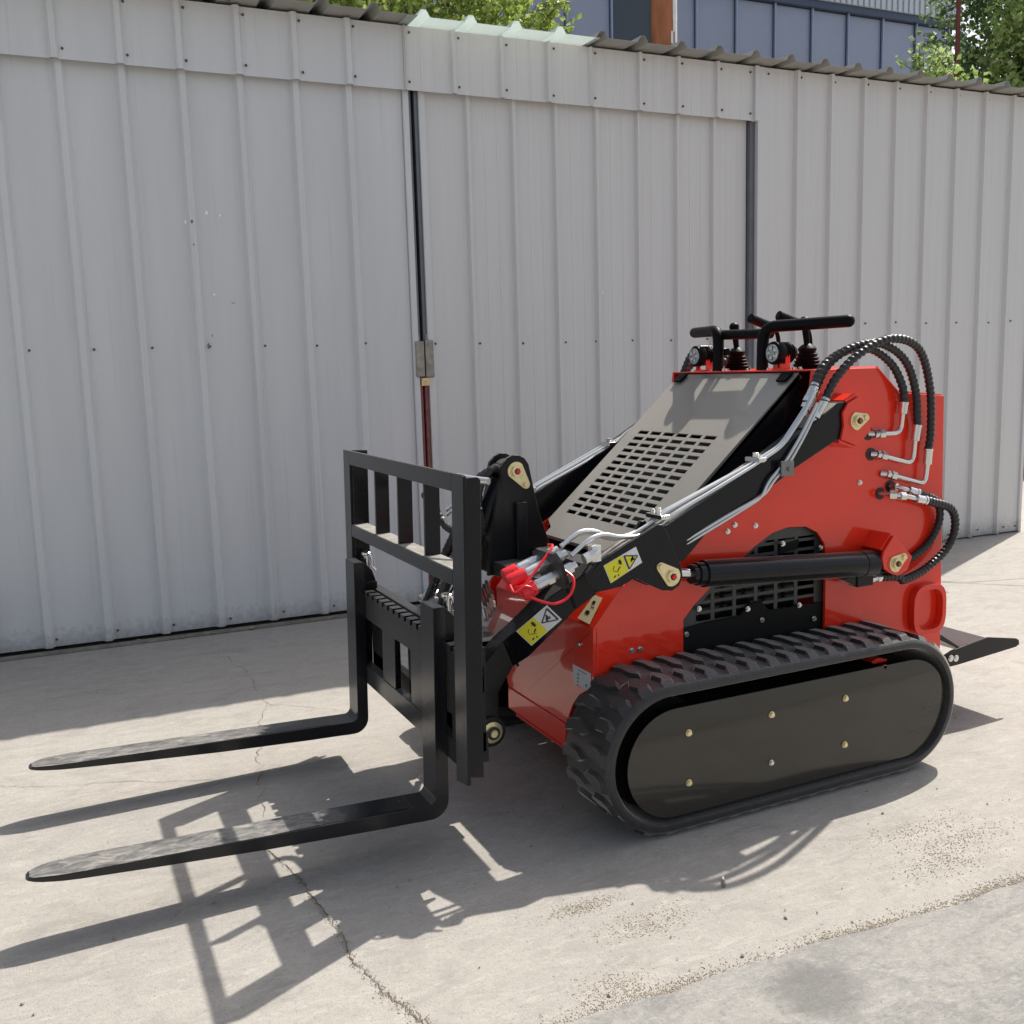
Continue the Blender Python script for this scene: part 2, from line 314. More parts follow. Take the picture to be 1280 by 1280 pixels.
def strip(pts, w, seed, zig=.012, sub=9, z=.0022):
    rn = random.Random(seed); m = MB(); L = []
    for i in range(len(pts)-1):
        a = Vector((*pts[i], 0)); b = Vector((*pts[i+1], 0))
        for k in range(sub): L.append(a.lerp(b, k/sub)+Vector((rn.uniform(-zig, zig), rn.uniform(-zig, zig), 0)))
    L.append(Vector((*pts[-1], 0))); vs = []
    for i, p in enumerate(L):
        t = (L[min(i+1, len(L)-1)]-L[max(0, i-1)]).normalized(); q = Vector((-t.y, t.x, 0)); ww = w*rn.uniform(.25, 1.2)*(.25 if i in (0, len(L)-1) else 1)
        vs += [(p.x+q.x*ww, p.y+q.y*ww, z), (p.x-q.x*ww, p.y-q.y*ww, z)]
    m.add(vs, [(2*i, 2*i+1, 2*i+3, 2*i+2) for i in range(len(L)-1)]); return m
for i, (pts, w, zg) in enumerate([
    ([(-.80, .62), (-.759, .463), (-.722, .281), (-.714, .139), (-.694, -.017), (-.701, -.144), (-.673, -.294), (-.646, -.376), (-.632, -.437), (-.60, -.548)], .0015, .006),
    ([(-.563, 2.72), (-.50, 2.3), (-.512, 1.794), (-.639, 1.312), (-.68, 1.0), (-.73, .7)], .0013, .02),
    ([(-1.5, 1.40), (-1.383, 1.335), (-1.1, 1.22), (-.818, 1.085)], .0010, .008), ([(-.512, 1.794), (-.3, 1.6), (-.2, 1.45)], .0009, .02),
    ([(-1.2, 2.4), (-1.1, 2.28), (-1.02, 2.25)], .0012, .012)]):
    c = strip(pts, w, 3+i, zg).build('crack', M['crack'], go, smooth=False)
for pts in ([(2.6, 3.0), (3.605, 1.933), (5.2, .25)], [(3.15, 2.3), (3.737, 1.85), (6, 1.2)]):
    strip(pts, .0035, 9, .003, 12).build('expansion_joint', M['crack'], go, smooth=False)
# loose sand along the joint: low ragged heaps
sd = MB(); rs = random.Random(5)
def icos(m, c, r, mi=0, fl=.6, rn=rs):
    vs = []; 
    for (a, b, d) in [(0, 0, 1), (0, 0, -1), (1, 0, 0), (-1, 0, 0), (0, 1, 0), (0, -1, 0)]:
        k = r*rn.uniform(.7, 1.2); vs.append((c[0]+a*k+rn.uniform(-.2, .2)*r, c[1]+b*k+rn.uniform(-.2, .2)*r, c[2]+d*k*fl))
    m.add(vs, [(0, 2, 4), (0, 4, 3), (0, 3, 5), (0, 5, 2), (1, 4, 2), (1, 3, 4), (1, 5, 3), (1, 2, 5)], mi)
dens = lambda x: .25+.75*math.exp(-((x+.12)/.12)**2)+.8*math.exp(-((x-.42)/.10)**2)+.7*math.exp(-((x-.9)/.25)**2)
for i in range(9000):
    x = rs.uniform(-.75, 2.0)
    if rs.random() > dens(x): continue
    y = jy(x)+abs(rs.gauss(0, .018))-.003
    icos(sd, (x, y, .001), rs.uniform(.0008, .0026))
sd2 = MB()
for i in range(3400):   # speckled gritty patches
    cx, cy, sx_, sy_ = rs.choice([(.86, -.47, .09, .035), (1.0, -.40, .10, .03), (-.12, -.20, .05, .015), (-.02, -.34, .07, .03), (-.22, -.52, .05, .03), (.95, -.30, .12, .03)])
    if rs.random() < .08: cx, cy, sx_, sy_ = -.4, .0, .9, .9
    x = rs.gauss(cx, sx_); y = rs.gauss(cy, sy_)
    if y < jy(x): continue
    icos(sd, (x, y, .0006), rs.choice([.0012, .0016, .0022, .003]) * rs.uniform(.6, 1.1))
tag(sd.build('loose_grit', M['sand'], smooth=False), 'pale brown grit and sand lying along the concrete joint', 'grit', kind='stuff')
ck = [(-.80, .62), (-.759, .463), (-.722, .281), (-.714, .139), (-.694, -.017), (-.701, -.144), (-.673, -.294), (-.646, -.376), (-.632, -.437), (-.60, -.548)]
for i in range(850):
    k = min(8, int(9*rs.random()**.7)); t = rs.random(); x = ck[k][0]*(1-t)+ck[k+1][0]*t; y = ck[k][1]*(1-t)+ck[k+1][1]*t
    w_ = .004+.008*(k/8)**2
    icos(sd2, (x+rs.gauss(0, w_), y+rs.gauss(0, w_), .0012), rs.uniform(.0008, .0024))
tag(sd2.build('crack_crumbs', M['stone'], smooth=False), 'brown crumbs of concrete lying along the long crack', 'crumbs', kind='stuff')
peb = MB()
for i in range(60):
    x = rs.uniform(-1.6, 1.8); y = rs.uniform(-.58, .5)
    if y < jy(x): continue
    icos(peb, (x, y, .003), rs.choice([.003, .004, .006]))
tag(peb.build('scattered_pebbles', M['stone'], smooth=False), 'small dark pebbles scattered over the sunlit concrete', 'pebbles', kind='stuff')
st = MB(); st.cyl((.255, -.292, .006), (.268, -.27, .007), .0045, .0035, 10, 0).cyl((.268, -.27, .007), (.275, -.258, .0075), .003, .003, 8, 1)
tag(st.build('bolt_stub', [M['stone'], M['white']]), 'tiny dark stub lying on the concrete beneath the hose shadows', 'litter')

# ================================================================== SHED
TH = -.0311; SY = 3.105
shed = thing('metal_shed', (0, SY, 0), 'long grey white corrugated steel shed with double sliding doors behind the red loader', 'shed', rz=TH, local=True)
def sheet(m, s0, s1, z0, z1, y, ribs, rw=.026, rt=.012, rd=.022, minor=True, mi=0, th=.0012, flare=0):
    pts = [(s0, 0)]
    for r in sorted(ribs):
        for ds, dy in ((-rw, 0), (-rt, -rd), (rt, -rd), (rw, 0)):
            q = r+ds
            if s0 < q < s1: pts.append((q, dy))
        if minor:
            for k in (.36, .64):
                for ds, dy in ((-.006, 0), (0, -.0022), (.006, 0)):
                    q = r+.281*k+ds
                    if s0 < q < s1: pts.append((q, dy))
    pts.append((s1, 0)); pts = sorted(set(pts)); n = len(pts)
    vs = [(p, y+d, z0) for p, d in pts]+[(p, y+d, z1) for p, d in pts]+[(p, y+d+th, z0) for p, d in pts]+[(p, y+d+th, z1) for p, d in pts]
    fs = [(i, i+1, n+i+1, n+i) for i in range(n-1)]+[(2*n+i+1, 2*n+i, 3*n+i, 3*n+i+1) for i in range(n-1)]
    fs += [(i+1, i, 2*n+i, 2*n+i+1) for i in range(n-1)]+[(n+i, n+i+1, 3*n+i+1, 3*n+i) for i in range(n-1)]
    fs += [(0, n, 3*n, 2*n), (n-1, 2*n+n-1, 3*n+n-1, n+n-1)]
    m.add(vs, fs, mi)
screw_me = MB().cyl((0, 0, 0), (0, -.003, 0), .0068, .0068, 10).cyl((0, -.003, 0), (0, -.008, 0), .0048, n=6).mesh('screw', M['screw'])
def screws(parent, ss, z, y, jit=.006):
    for s in ss: inst(screw_me, 'screw', parent, (s+random.uniform(-.004, .004), y, z+random.uniform(-jit, jit)))
def sheets(parent, s0, s1, z0, z1, y, ribs, mt, per=3, name='metal_sheet', **k):
    ribs = sorted(ribs); a = s0; i = 0
    while a < s1-.01:
        nx = [r for r in ribs if r > a+.02]; b = nx[per-1]+.012 if len(nx) >= per else s1
        if s1-b < .12: b = s1
        m = MB(); sheet(m, a, b+(.012 if b < s1 else 0), z0, z1, y+(0 if i % 2 == 0 else -.0025), ribs, **k); m.build(name, mt, parent, smooth=False)
        a = b; i += 1
# left door (s < .70), right door (.75 .. 2.965)
ld = MB(); ld.box(-2.6, .69, .03, .07, .03, 2.95); ldo = ld.build('sliding_door', M['jamb'], shed, label='left sliding door leaf of wide ribbed sheets, without a lock post')
ribsL = [-1.0319+.2808*i for i in range(-6, 7)]
sheets(ldo, -2.6, .67, .03, 2.95, 0, [r for r in ribsL if r < .6], M['wall'], per=3, minor=False, rw=.029, rt=.014, rd=.027)
MB().box(.672, .706, -.022, .03, .03, 2.95).build('edge_trim', M['wall'], ldo, bevel=.004)
rd_ = MB(); rd_.box(.79, 2.955, .03, .07, .03, 2.95); rdo = rd_.build('sliding_door', M['jamb'], shed, label='right sliding door leaf of narrower streaked sheets beside the jamb')
ribsR = [1.052, 1.332, 1.60, 1.869, 2.154, 2.432, 2.702]
sheets(rdo, .80, 2.96, .03, 2.95, .004, ribsR, M['wall2'], per=3, minor=True, rw=.020, rt=.009, rd=.025)
MB().box(.762, .80, -.02, .03, .03, 2.95).build('edge_trim', M['wall'], rdo, bevel=.004)
# meeting posts in the gap (steel, dark above the lock, red primer below)
pm = MB(); pm.box(.708, .722, -.004, .06, 1.33, 2.95, 0).box(.740, .760, -.006, .06, 1.33, 2.95, 0).box(.708, .726, -.004, .06, .03, 1.33, 1).box(.738, .760, -.006, .06, .03, 1.33, 1)
pm.build('meeting_post', [M['jamb'], M['rust']], shed, bevel=.002)
MB().box(.69, .80, .08, .09, 0, 3.0).build('post_shadow_strip', M['dark'], shed).name = 'gap_shade_strip'  # dark strip standing in for the shade in the gap between the doors
lk = MB().box(.684, .734, -.034, .0, 1.325, 1.525).build('lock_box', M['gal'], shed, bevel=.006)
MB().box(.739, .790, -.036, .0, 1.322, 1.530).build('keeper_box', M['gal'], lk, bevel=.006)
MB().box(.712, .764, -.03, -.002, 1.275, 1.32).cyl((.738, -.03, 1.298), (.738, -.036, 1.298), .006, n=10).build('padlock', M['zinc'], lk, bevel=.004)
MB().box(.70, .716, -.012, 0, 1.52, 1.56).build('hinge_tab', M['gal'], lk, bevel=.002); MB().box(.75, .768, -.012, 0, 1.525, 1.565).build('hinge_tab', M['gal'], lk, bevel=.002)
screws(ldo, [-1.272, -.984, -.709, -.423, -.14, .137, .405], 1.515, 0)
screws(ldo, [-1.273, -.988, -.712, -.424, -.137, .15, .42], .069, 0)
screws(rdo, [.816, 1.086, 1.361, 1.647, 1.849, 2.108, 2.388, 2.66, 2.93], 1.509, .003)
screws(rdo, [.83, 1.10, 1.37, 1.64, 1.85, 2.11, 2.39, 2.66, 2.93], .07, .003)
# paint flakes and small dents
fl = MB(); rf = random.Random(3)
for (s, z, r) in [(-.395, 2.19, .010), (-.33, 2.18, .006), (-.045, 1.985, .016), (-.06, 2.0, .006), (-.385, 1.78, .008), (1.9, 1.8, .008), (1.86, 1.83, .005), (-.50, 2.14, .012)]:
    k = [(s+math.cos(a)*r*rf.uniform(.4, 1), z+math.sin(a)*r*rf.uniform(.6, 1.6)) for a in [i*.7 for i in range(9)]]; fl.prism(k, 'Y', -.0012, -.0004)
fl.build('paint_flake', mat('bare_chip', (.95, .95, .95), .5), ldo, smooth=False)
sc_ = MB()
for (s, z, w_, h_) in [(-.478, 2.13, .012, .02), (-.475, 2.02, .006, .012), (-.44, 1.50, .012, .035), (-.415, 1.56, .004, .02), (.80, 2.17, .006, .03), (-.30, 1.735, .02, .004)]: sc_.prism([(s, z), (s+w_, z+h_*.3), (s+w_*.6, z+h_), (s-w_*.2, z+h_*.7)], 'Y', -.0275, -.0268) if s < -.4 else sc_.prism([(s, z), (s+w_, z+h_*.3), (s+w_*.6, z+h_), (s-w_*.2, z+h_*.7)], 'Y', -.0015, -.0006)
sc_.build('scratch', M['jamb'], ldo, smooth=False)
# fascia above the doors
fx = [-1.045, -.754, -.479, -.195, .091, .372, .674, .96, 1.246, 1.539, 1.808, 2.142, 2.412, 2.697]
sheets(shed, -2.6, .675, 2.862, 3.19, -.05, [-2.45, -2.17, -1.89, -1.61, -1.33]+fx[:6], M['wall'], per=4, name='fascia_sheet', minor=False, rw=.024)
sheets(shed, .676, 1.80, 2.862, 3.19, -.052, fx[6:10], M['wall2'], per=4, name='fascia_sheet', rw=.016, rt=.008)
sheets(shed, 1.801, 2.995, 2.862, 3.19, -.05, fx[10:], M['wall2'], per=4, name='fascia_sheet', rw=.018, rt=.009)
fa = MB().box(2.972, 3.002, -.075, -.03, 2.86, 3.19).build('fascia_end_trim', M['wall'], shed, bevel=.003)
for z in (2.905, 3.155): screws(fa, [r+.035 for r in [-1.33]+fx]+[2.95], z, -.052)
# right-hand fixed wall
ribsW = [3.3115+.2758*i for i in range(8)]
sheets(shed, 3.045, 5.49, .01, 3.19, -.05, ribsW, M['wall2'], per=4, name='wall_sheet', minor=False, rw=.022, rt=.010, rd=.027)
wt = MB().box(3.003, 3.05, -.06, -.02, .0, 3.19).build('door_jamb_trim', M['wall'], shed, bevel=.003)
MB().box(2.966, 3.0, -.03, .1, 0, 2.95).build('door_jamb', M['jamb'], shed, bevel=.002)
screws(wt, [3.37, 3.65, 3.924, 4.199, 4.476, 4.769, 5.089, 5.312, 5.47], 1.598, -.052)
screws(wt, [3.36, 3.64, 3.91, 4.19, 4.47, 4.76, 5.06, 5.33, 5.46], .05, -.052)
screws(wt, [3.09]+[r+.035 for r in ribsW], 3.15, -.052)
MB().box(5.478, 5.508, -.066, .0, 0, 3.19).build('corner_trim', M['wall'], shed, bevel=.004)
sw = MB(); 
for i in range(4): sw.box(5.485, 5.50, .0+i*1.0, .99+i*1.0, .0, 3.25)
sw.box(-2.6, 5.5, 4.0, 4.02, 0, 3.5).box(-2.6, -2.58, .08, 4, 0, 3.3); sw.build('side_wall', M['wall'], shed)
MB().box(-2.6, 5.48, .12, .13, 0, 3.18).build('interior_shade_sheet', M['dark'], shed)  # black sheet painting the darkness inside the shed, seen through gaps
MB().box(-2.6, 3.0, .0, .11, 2.955, 3.18).build('door_track_beam', M['jamb'], shed)
# floor guide rail
MB().box(-2.6, 3.0, -.055, -.048, 0, .022).box(-2.6, 3.0, -.055, -.015, -.002, .004).build('guide_rail', M['gal'], shed)
dm = MB(); rg = random.Random(8)
for k in range(16):
    s = rg.choice([-1.1, -.95, -.62, -.5, -.35])+rg.uniform(-.1, .1); icos(dm, (s, -.04+rg.uniform(-.02, .02), .012), rg.uniform(.01, .022), fl=.35, rn=rg)
dm.build('mortar_lump', M['stone'], shed)
pe = MB().cyl((-1.555, -.05, 0), (-1.555, -.05, .4), .011, n=14).cyl((-1.555, -.05, .002), (-1.555, -.05, .03), .022, n=16).cyl((-1.555, -.05, .045), (-1.555, -.05, .06), .018, n=16)
pe.build('drop_bolt', M['gal'], ldo)
# roof sheets
def roof(s0, s1, mt, name='roof_sheet', lift=0, yf=-.2):
    m = MB(); pk = [.215+.2665*k for k in range(-12, 22)]; pts = [(s0, 0)]
    for p in pk:
        for ds, dz in ((-.036, 0), (-.014, .036), (.014, .036), (.036, 0)):
            if s0 < p+ds < s1: pts.append((p+ds, dz))
    pts.append((s1, 0)); n = len(pts); rows = [(yf, 3.197+lift), (1.2, 3.25+lift), (4.1, 3.36+lift)]; vs = []
    for t in (0, .0015):
        for y, z in rows: vs += [(s, y, z+dz+t) for s, dz in pts]
    fs = []
    for r in range(2):
        for i in range(n-1):
            a = r*n+i; fs.append((a+1, a, a+n, a+n+1)); b = (3+r)*n+i; fs.append((b, b+1, b+n+1, b+n))
    for i in range(n-1): fs.append((i, i+1, 3*n+i+1, 3*n+i))
    fs.append((0, 3*n, 4*n, n)); fs.append((n-1, 2*n-1, 5*n-1, 4*n-1))
    m.add(vs, fs); return m.build(name, mt, shed, smooth=False)
a = -2.6
for b in (-1.02, -.22, .715): roof(a, b, M['roof']); a = b-.02
roof(.66, 1.80, M['skylight'], 'skylight_sheet', -.004)
a = 1.775
for b in (2.58, 3.38, 4.18, 4.98, 5.62): roof(a, b, M['roof'], lift=.0); a = b-.02

# ================================================================== BEHIND THE SHED
# rusty steel column
pc = MB(); rp = random.Random(2)
po = thing('steel_column', (4.9, 8.0, 0), 'rust brown steel column with peeling white paint rising behind the shed roof', 'column')
cx, cy = 5.253, 7.296
bpy.data.objects[po.name].location = (cx, cy, 0); ORG[po.name] = (cx, cy, 0)
def peel_mat():
    m = mat('peeling_column_paint', (.36, .13, .06), .8, var=.35, vscale=6, bump=.004, bscale=12, stretch=(1, 1, .3)); return m
MB().cyl((cx, cy, 0), (cx, cy, 6.5), .14, n=28).build('pipe', peel_mat(), po)
pa = MB()
for z0 in [i*.12 for i in range(54)]:
    for k in range(9):
        a0 = -1.62+k*.2+rp.uniform(-.02, .02)
        if k < 1 and rp.random() < .8 or k == 1 and rp.random() < .4: continue
        vs = [(cx+math.cos(a)*.1425, cy+math.sin(a)*.1425, z) for a, z in ((a0, z0), (a0+.21, z0+rp.uniform(-.01, .01)), (a0+.21, z0+.125), (a0, z0+.125))]; pa.add(vs, [(0, 1, 2, 3)])
pa.build('paint_layer', mat('old_white_paint', (.62, .62, .63), .6, var=.12, vscale=9), po, smooth=False)
# blue building
blt = thing('blue_building', (0, SY, 0), 'blue grey glazed factory wall with pale ribbed upper cladding behind the shed', 'building', rz=TH, local=True)
BY = 12.0
MB().box(-10, 17.62, BY+.05, BY+.5, 0, 13).box(17.3, 17.62, BY+.5, BY+8, 0, 13).build('wall', M['mulldark'], blt)
px = [-9.6+.968*i for i in range(29)]
mul_me = MB().box(-.016, .016, -.05, .0, 4.2, 8.62).mesh('mullion', M['mullion'], smooth=False)
pane_me = MB().box(-.45, .45, -.01, .0, 4.2, 8.60).mesh('pane', M['bluewall'], smooth=False)
pane_dk = MB().box(-.45, .45, -.01, .0, 4.2, 8.60).mesh('pane', M['bluedark'], smooth=False)
x0 = 7.9-.968*5
for i in range(16):
    s = x0+.958*i
    if s > 17.5: break
    inst(mul_me, 'mullion', blt, (s, BY, 0)); inst(pane_dk if i == 6 else pane_me, 'pane', blt, (s+.479, BY+.03, 0), scale=(1 if s+.95 < 17.6 else .3, 1, 1))
MB().box(-10, 17.66, BY-.10, BY+.04, 8.62, 8.76).build('head_rail', M['mulldark'], blt)
MB().box(2.5, 17.6, BY-.03, BY+.04, 4.1, 4.2).build('sill', M['mulldark'], blt)
cl = MB()
for i in range(100):
    s = 2.0+.157*i
    if s > 17.5: break
    cl.box(s, s+.10, BY-.16, BY-.12, 8.76, 12.9)
co = MB().box(2, 17.66, BY-.12, BY+.04, 8.765, 13).build('upper_cladding', M['cladding'], blt)
cl.build('cladding_rib', M['cladding'], co, smooth=False)['kind'] = 'stuff'
# thin maroon pole
ct, st_ = math.cos(TH), math.sin(TH)
def L2W(s, y, z=0): return (s*ct-y*st_, SY+s*st_+y*ct, z)
q = L2W(11.24, 6)
tag(MB().cyl((0, 0, 0), (0, 0, 8.5), .032, n=12).cyl((0, 0, 0), (0, 0, .02), .09, n=12).build('slim_pole', M['maroon'], org=(0, 0, 0)), 'thin dark maroon pole standing before the vine covered tree', 'pole').location = q
# trees
def leaf(m, c, sz, rn, mi=0):
    d = Vector((rn.gauss(0, 1), rn.gauss(0, 1), rn.gauss(0, .7)-.3)).normalized(); u = d.orthogonal().normalized(); u.rotate(Matrix.Rotation(rn.uniform(0, 6.28), 3, d)); w = d.cross(u)*.38*sz; c = Vector(c); k = u*(.12*sz)
    m.add([c, c+d*sz*.5+w+k, c+d*sz, c+d*sz*.5-w+k], [(0, 1, 2, 3)], mi)
def tree(loc, blobs, nleaf, sz, mi_, label, trunk_h, seed, cat='tree', name='tree', twigs=True, group=None):
    rn = random.Random(seed); t = thing(name, loc, label, cat, group)
    X, Y, Z = loc; tk = MB(); tk.tube(catmull([(X, Y, Z), (X+.05, Y, Z+trunk_h*.5), (X-.03, Y+.05, Z+trunk_h)], 5), lambda q: .13*(1-q*.5)*min(1, trunk_h/3), 10)
    top = Vector((X-.03, Y+.05, Z+trunk_h*.8)); cr = MB(); tot = sum(b[3]**2 for b in blobs)
    for (bx, by, bz, br, bh) in blobs:
        c = Vector((X+bx, Y+by, bz)); tk.tube(catmull([top-Vector((0, 0, trunk_h*.3)), top.lerp(c, .5)+Vector((0, 0, .1)), c], 4), lambda q: .05*(1-q*.8)*min(1, trunk_h/3), 7)
        for k in range(int(nleaf*br**2/tot)):
            # sprigs: clusters of leaves along short twigs spread through the outer volume
            if k % 9 == 0:
                v = Vector((rn.gauss(0, 1), rn.gauss(0, 1), rn.gauss(0, 1))).normalized()*rn.uniform(.45, 1.05); base = c+Vector((v.x*br, v.y*br, v.z*bh)); dr = (v+Vector((rn.uniform(-.4, .4), rn.uniform(-.4, .4), .3))).normalized()
                tk.tube([base-dr*.1, base+dr*.22], .004, 4)
            leaf(cr, base+dr*rn.uniform(-.05, .26)+Vector((rn.gauss(0, .03), rn.gauss(0, .03), rn.gauss(0, .03))), sz*rn.uniform(.6, 1.25), rn)
    tk.build('trunk', M['bark'], t); cr.build('crown', M[mi_], t, smooth=False); return t
q = L2W(2.9, 5.0)
tree(q, [(-2.2, 0, 5.6, .8, .6), (-1.5, .2, 5.35, .6, .5), (-.7, 0, 5.45, .75, .55), (0, .1, 5.55, .8, .48), (.55, 0, 5.25, .6, .42), (1.0, .1, 5.05, .45, .32), (-2.9, 0, 5.3, .8, .5), (.2, .3, 5.0, 1.0, .5), (-1.2, .3, 4.9, 1.2, .5), (.9, .2, 4.7, .6, .5)], 11000, .085, 'leafA', 'bright yellow green leafy tree top over the middle of the shed roof', 4.6, 11)
q = L2W(12.45, 5.6)
tree(q, [(0, 0, 6.4, .7, .6), (-.25, 0, 5.7, .5, .7), (.6, -.2, 5.9, .7, .8), (.5, 0, 5.1, .8, .6), (-.2, 0, 5.05, .5, .5), (1.2, 0, 6.6, .9, .9), (0.1, 0, 4.4, .9, .6), (-.35, -.2, 6.25, .35, .3)], 12000, .10, 'leafB', 'dense green vine covered tree at the right end of the shed roof', 5.0, 21)
q = L2W(12.9, 6.8)
tree(q, [(0, 0, 6.5, 1.0, 1.2), (-.3, 0, 5.2, 1.0, 1.0), (.8, 0, 6.0, 1.2, 1.4), (.1, 0, 7.6, .8, .8)], 9000, .10, 'leafC', 'dark green tree behind the vine covered tree at the right edge', 5.2, 23)
q = L2W(9.9, 5.2)
tree(q, [(-.02, 0, 5.05, .24, .3), (.22, 0, 5.3, .11, .24), (.4, 0, 4.95, .3, .18), (-.25, 0, 5.15, .13, .16), (.0, 0, 4.6, .4, .4)], 1500, .09, 'leafB', 'small leafy sapling poking above the shed roof left of the pole', 4.7, 31, cat='sapling', name='sapling')
# beyond the shed's right end
q = L2W(8.6, 2.6)
tb = thing('timber_stack', q, 'low stack of orange boards beyond the right end of the shed', 'timber stack', rz=TH, local=True)
bm_ = MB().box(-.6, 1.4, -.3, .3, 0, .085).mesh('board', M['timber'], smooth=False)
for k in range(6): inst(bm_, 'board', tb, (random.uniform(-.02, .02), 0, .1*k-.0)).location.z += 0.001
q = L2W(8.5, 3.3)
tag(MB().box(-.5, 5, 0, .15, 0, 2.6).box(-.55, -.45, -.05, .2, 0, 2.7).build('maroon_gate', M['maroon'], org=(0, 0, 0), bevel=.01), 'dark maroon metal gate beyond the right end of the shed', 'gate').location = q


# ================================================================== TRACKED LOADER
ld0 = thing('tracked_loader', (.745, .645, 0), 'red and black walk behind tracked loader with both lift arms lowered', 'loader')
bolt_z = MB().cyl((0, 0, 0), (0, -.0025, 0), .0105, n=16).hexnut((0, -.0025, 0), (0, -1, 0), .0078, .006).mesh('bolt', M['zinc'])
bolt_c = MB().cyl((0, 0, 0), (0, -.0025, 0), .009, n=16).hexnut((0, -.0025, 0), (0, -1, 0), .0066, .006).mesh('bolt', M['chrome'])
FLIP = (0, 0, math.pi)

# ---- side plates
side = [(1.64, .30), (1.618, 1.217), (1.406, 1.235), (1.304, 1.322), (1.02, 1.322), (1.0, 1.15), (.62, .88), (.345, .737), (.324, .725), (.199, .579), (.197, .40), (.26, .36), (.40, .31), (.51, .30),
        (.512, .561), (.55, .600), (.62, .655), (.79, .765), (.86, .802), (.925, .815), (1.0, .810), (1.05, .785), (1.08, .745), (1.089, .69), (1.089, .30)]
for mir in (False, True):
    sp = MB().prism(side, 'Y', .25, .262).build('side_panel', M['red'], ld0, bevel=.002, mirror=mir)
    Y0 = my(.25) if mir else .25; rot = FLIP if mir else (0, 0, 0)
    for (x, z) in [(.708, .844), (.680, .826), (.790, .834), (1.230, .940), (.350, .492), (.321, .492)]: inst(bolt_c, 'bolt', sp, (x, Y0, z), rot)
    # grille plate in the opening
    gp = MB(); xs = [.50]+[.575+.083*i for i in range(7)]+[1.10]; rows = []
    zt = [.535+.0325*i for i in range(9)]
    def top_at(x): return .50+ (x-.50)*.62
    sl_w = .066; sl_h = .022
    # frame with real slots: horizontal strips and vertical bars
    for i in range(len(zt)): gp.box(.50, 1.10, .276, .279, zt[i]-.005, zt[i]+.005)
    for x in (.57, .642, .728, .815, .898, .983): gp.box(x-.007, x+.007, .2755, .2795, .52, .80)
    gp.box(1.062, 1.10, .275, .280, .46, .83)
    gp.prism([(.50, .50), (.50, .60), (.60, .66), (.76, .77), (.90, .84), (1.10, .84), (1.10, .775), (.86, .775), (.80, .745), (.68, .665), (.575, .585), (.56, .50)], 'Y', .2745, .2805)
    gp.prism([(.56, .585), (.575, .545), (.62, .525), (.50, .525), (.50, .585)], 'Y', .274, .281)
    gpo = gp.build('side_grille', M['grille'], ld0, mirror=mir)
    bk = MB().prism([(.50, .28), (.50, .525), (.60, .535), (.74, .54), (.78, .573), (.83, .578), (.86, .545), (.90, .54), (1.0, .545), (1.10, .54), (1.10, .28)], 'Y', .264, .273)
    bko = bk.build('guard_plate', M['dark'], ld0, bevel=.002, mirror=mir)
    for (x, z) in [(.578, .586), (.770, .560), (.829, .515), (1.032, .668), (.912, .761), (1.073, .731), (.53, .51), (.985, .545), (1.05, .49)]:
        inst(bolt_c, 'bolt', gpo, (x, my(.262) if mir else .262, z), rot)
    MB().prism([(.905, .725), (.91, .755), (.99, .765), (.985, .735)], 'Y', .270, .2735).build('vent_slot', M['dark'], gpo, mirror=mir)
    # black inner flank under the hood edge
    MB().prism([(1.018, 1.312), (.42, .775), (.42, .5), (1.018, .5)], 'Y', .309, .315).build('hood_flank', M['black'], ld0, mirror=mir)
    # arm pivot bracket (red, open towards the arm)
    bp = MB(); oc = [(1.129, 1.235), (1.182, 1.124), (1.123, 1.076), (1.055, 1.10), (1.065, 1.145), (1.060, 1.185), (1.082, 1.215)]
    bp.prism(oc, 'Y', .154, .1640)
    bp.prism([(1.129, 1.235), (1.082, 1.215), (1.078, 1.223), (1.128, 1.244)], 'Y', .1640, .25)
    bp.prism([(1.129, 1.235), (1.182, 1.124), (1.170, 1.120), (1.120, 1.232)], 'Y', .1640, .25)
    bp.prism([(1.182, 1.124), (1.123, 1.076), (1.118, 1.086), (1.170, 1.128)], 'Y', .1640, .25)
    bp.prism([(1.055, 1.10), (1.123, 1.076), (1.123, 1.066), (1.055, 1.088)], 'Y', .1645, .25)
    bpo = bp.build('arm_bracket', M['red'], ld0, bevel=.0015, mirror=mir)
    # cylinder bracket
    bc = MB(); oc = [(1.294, .765), (1.381, .684), (1.361, .64), (1.320, .625), (1.285, .636), (1.255, .655), (1.245, .69), (1.252, .715)]
    bc.prism(oc, 'Y', .154, .1640); bc.prism([(1.294, .765), (1.381, .684), (1.372, .676), (1.288, .755)], 'Y', .1640, .25)
    bc.prism([(1.381, .684), (1.361, .64), (1.352, .645), (1.370, .682)], 'Y', .1640, .25)
    bc.prism([(1.252, .715), (1.294, .765), (1.290, .773), (1.246, .722)], 'Y', .1640, .25)
    bco = bc.build('cylinder_bracket', M['red'], ld0, bevel=.0015, mirror=mir)
    # flag pins
    def flag(m, c, e, y, r0=.030, r1=.014, ye=.25):
        c = Vector((c[0], 0, c[1])); e = Vector((e[0], 0, e[1])); d = (e-c); a0 = math.atan2(d.z, d.x); pts = []
        for k in range(13): a = a0+math.pi*.55+k/12*math.pi*.9*1.0; pts.append((c.x+math.cos(a)*r0, c.z+math.sin(a)*r0))
        for k in range(9): a = a0-math.pi*.45+k/8*math.pi*.9; pts.append((e.x+math.cos(a)*r1, e.z+math.sin(a)*r1))
        m.prism(pts, 'Y', y-.006, y)
        m.cyl((c.x, y-.006, c.z), (c.x, y-.015, c.z), r0*.6, n=18).cyl((c.x, y-.015, c.z), (c.x, y-.0155, c.z), r0*.38, n=6, mi=2)
        m.cyl((c.x, y-.0155, c.z), (c.x, y-.022, c.z), r0*.24, n=10, mi=1).hexnut((e.x, y-.006, e.z), (0, -1, 0), r1*.7, .007)
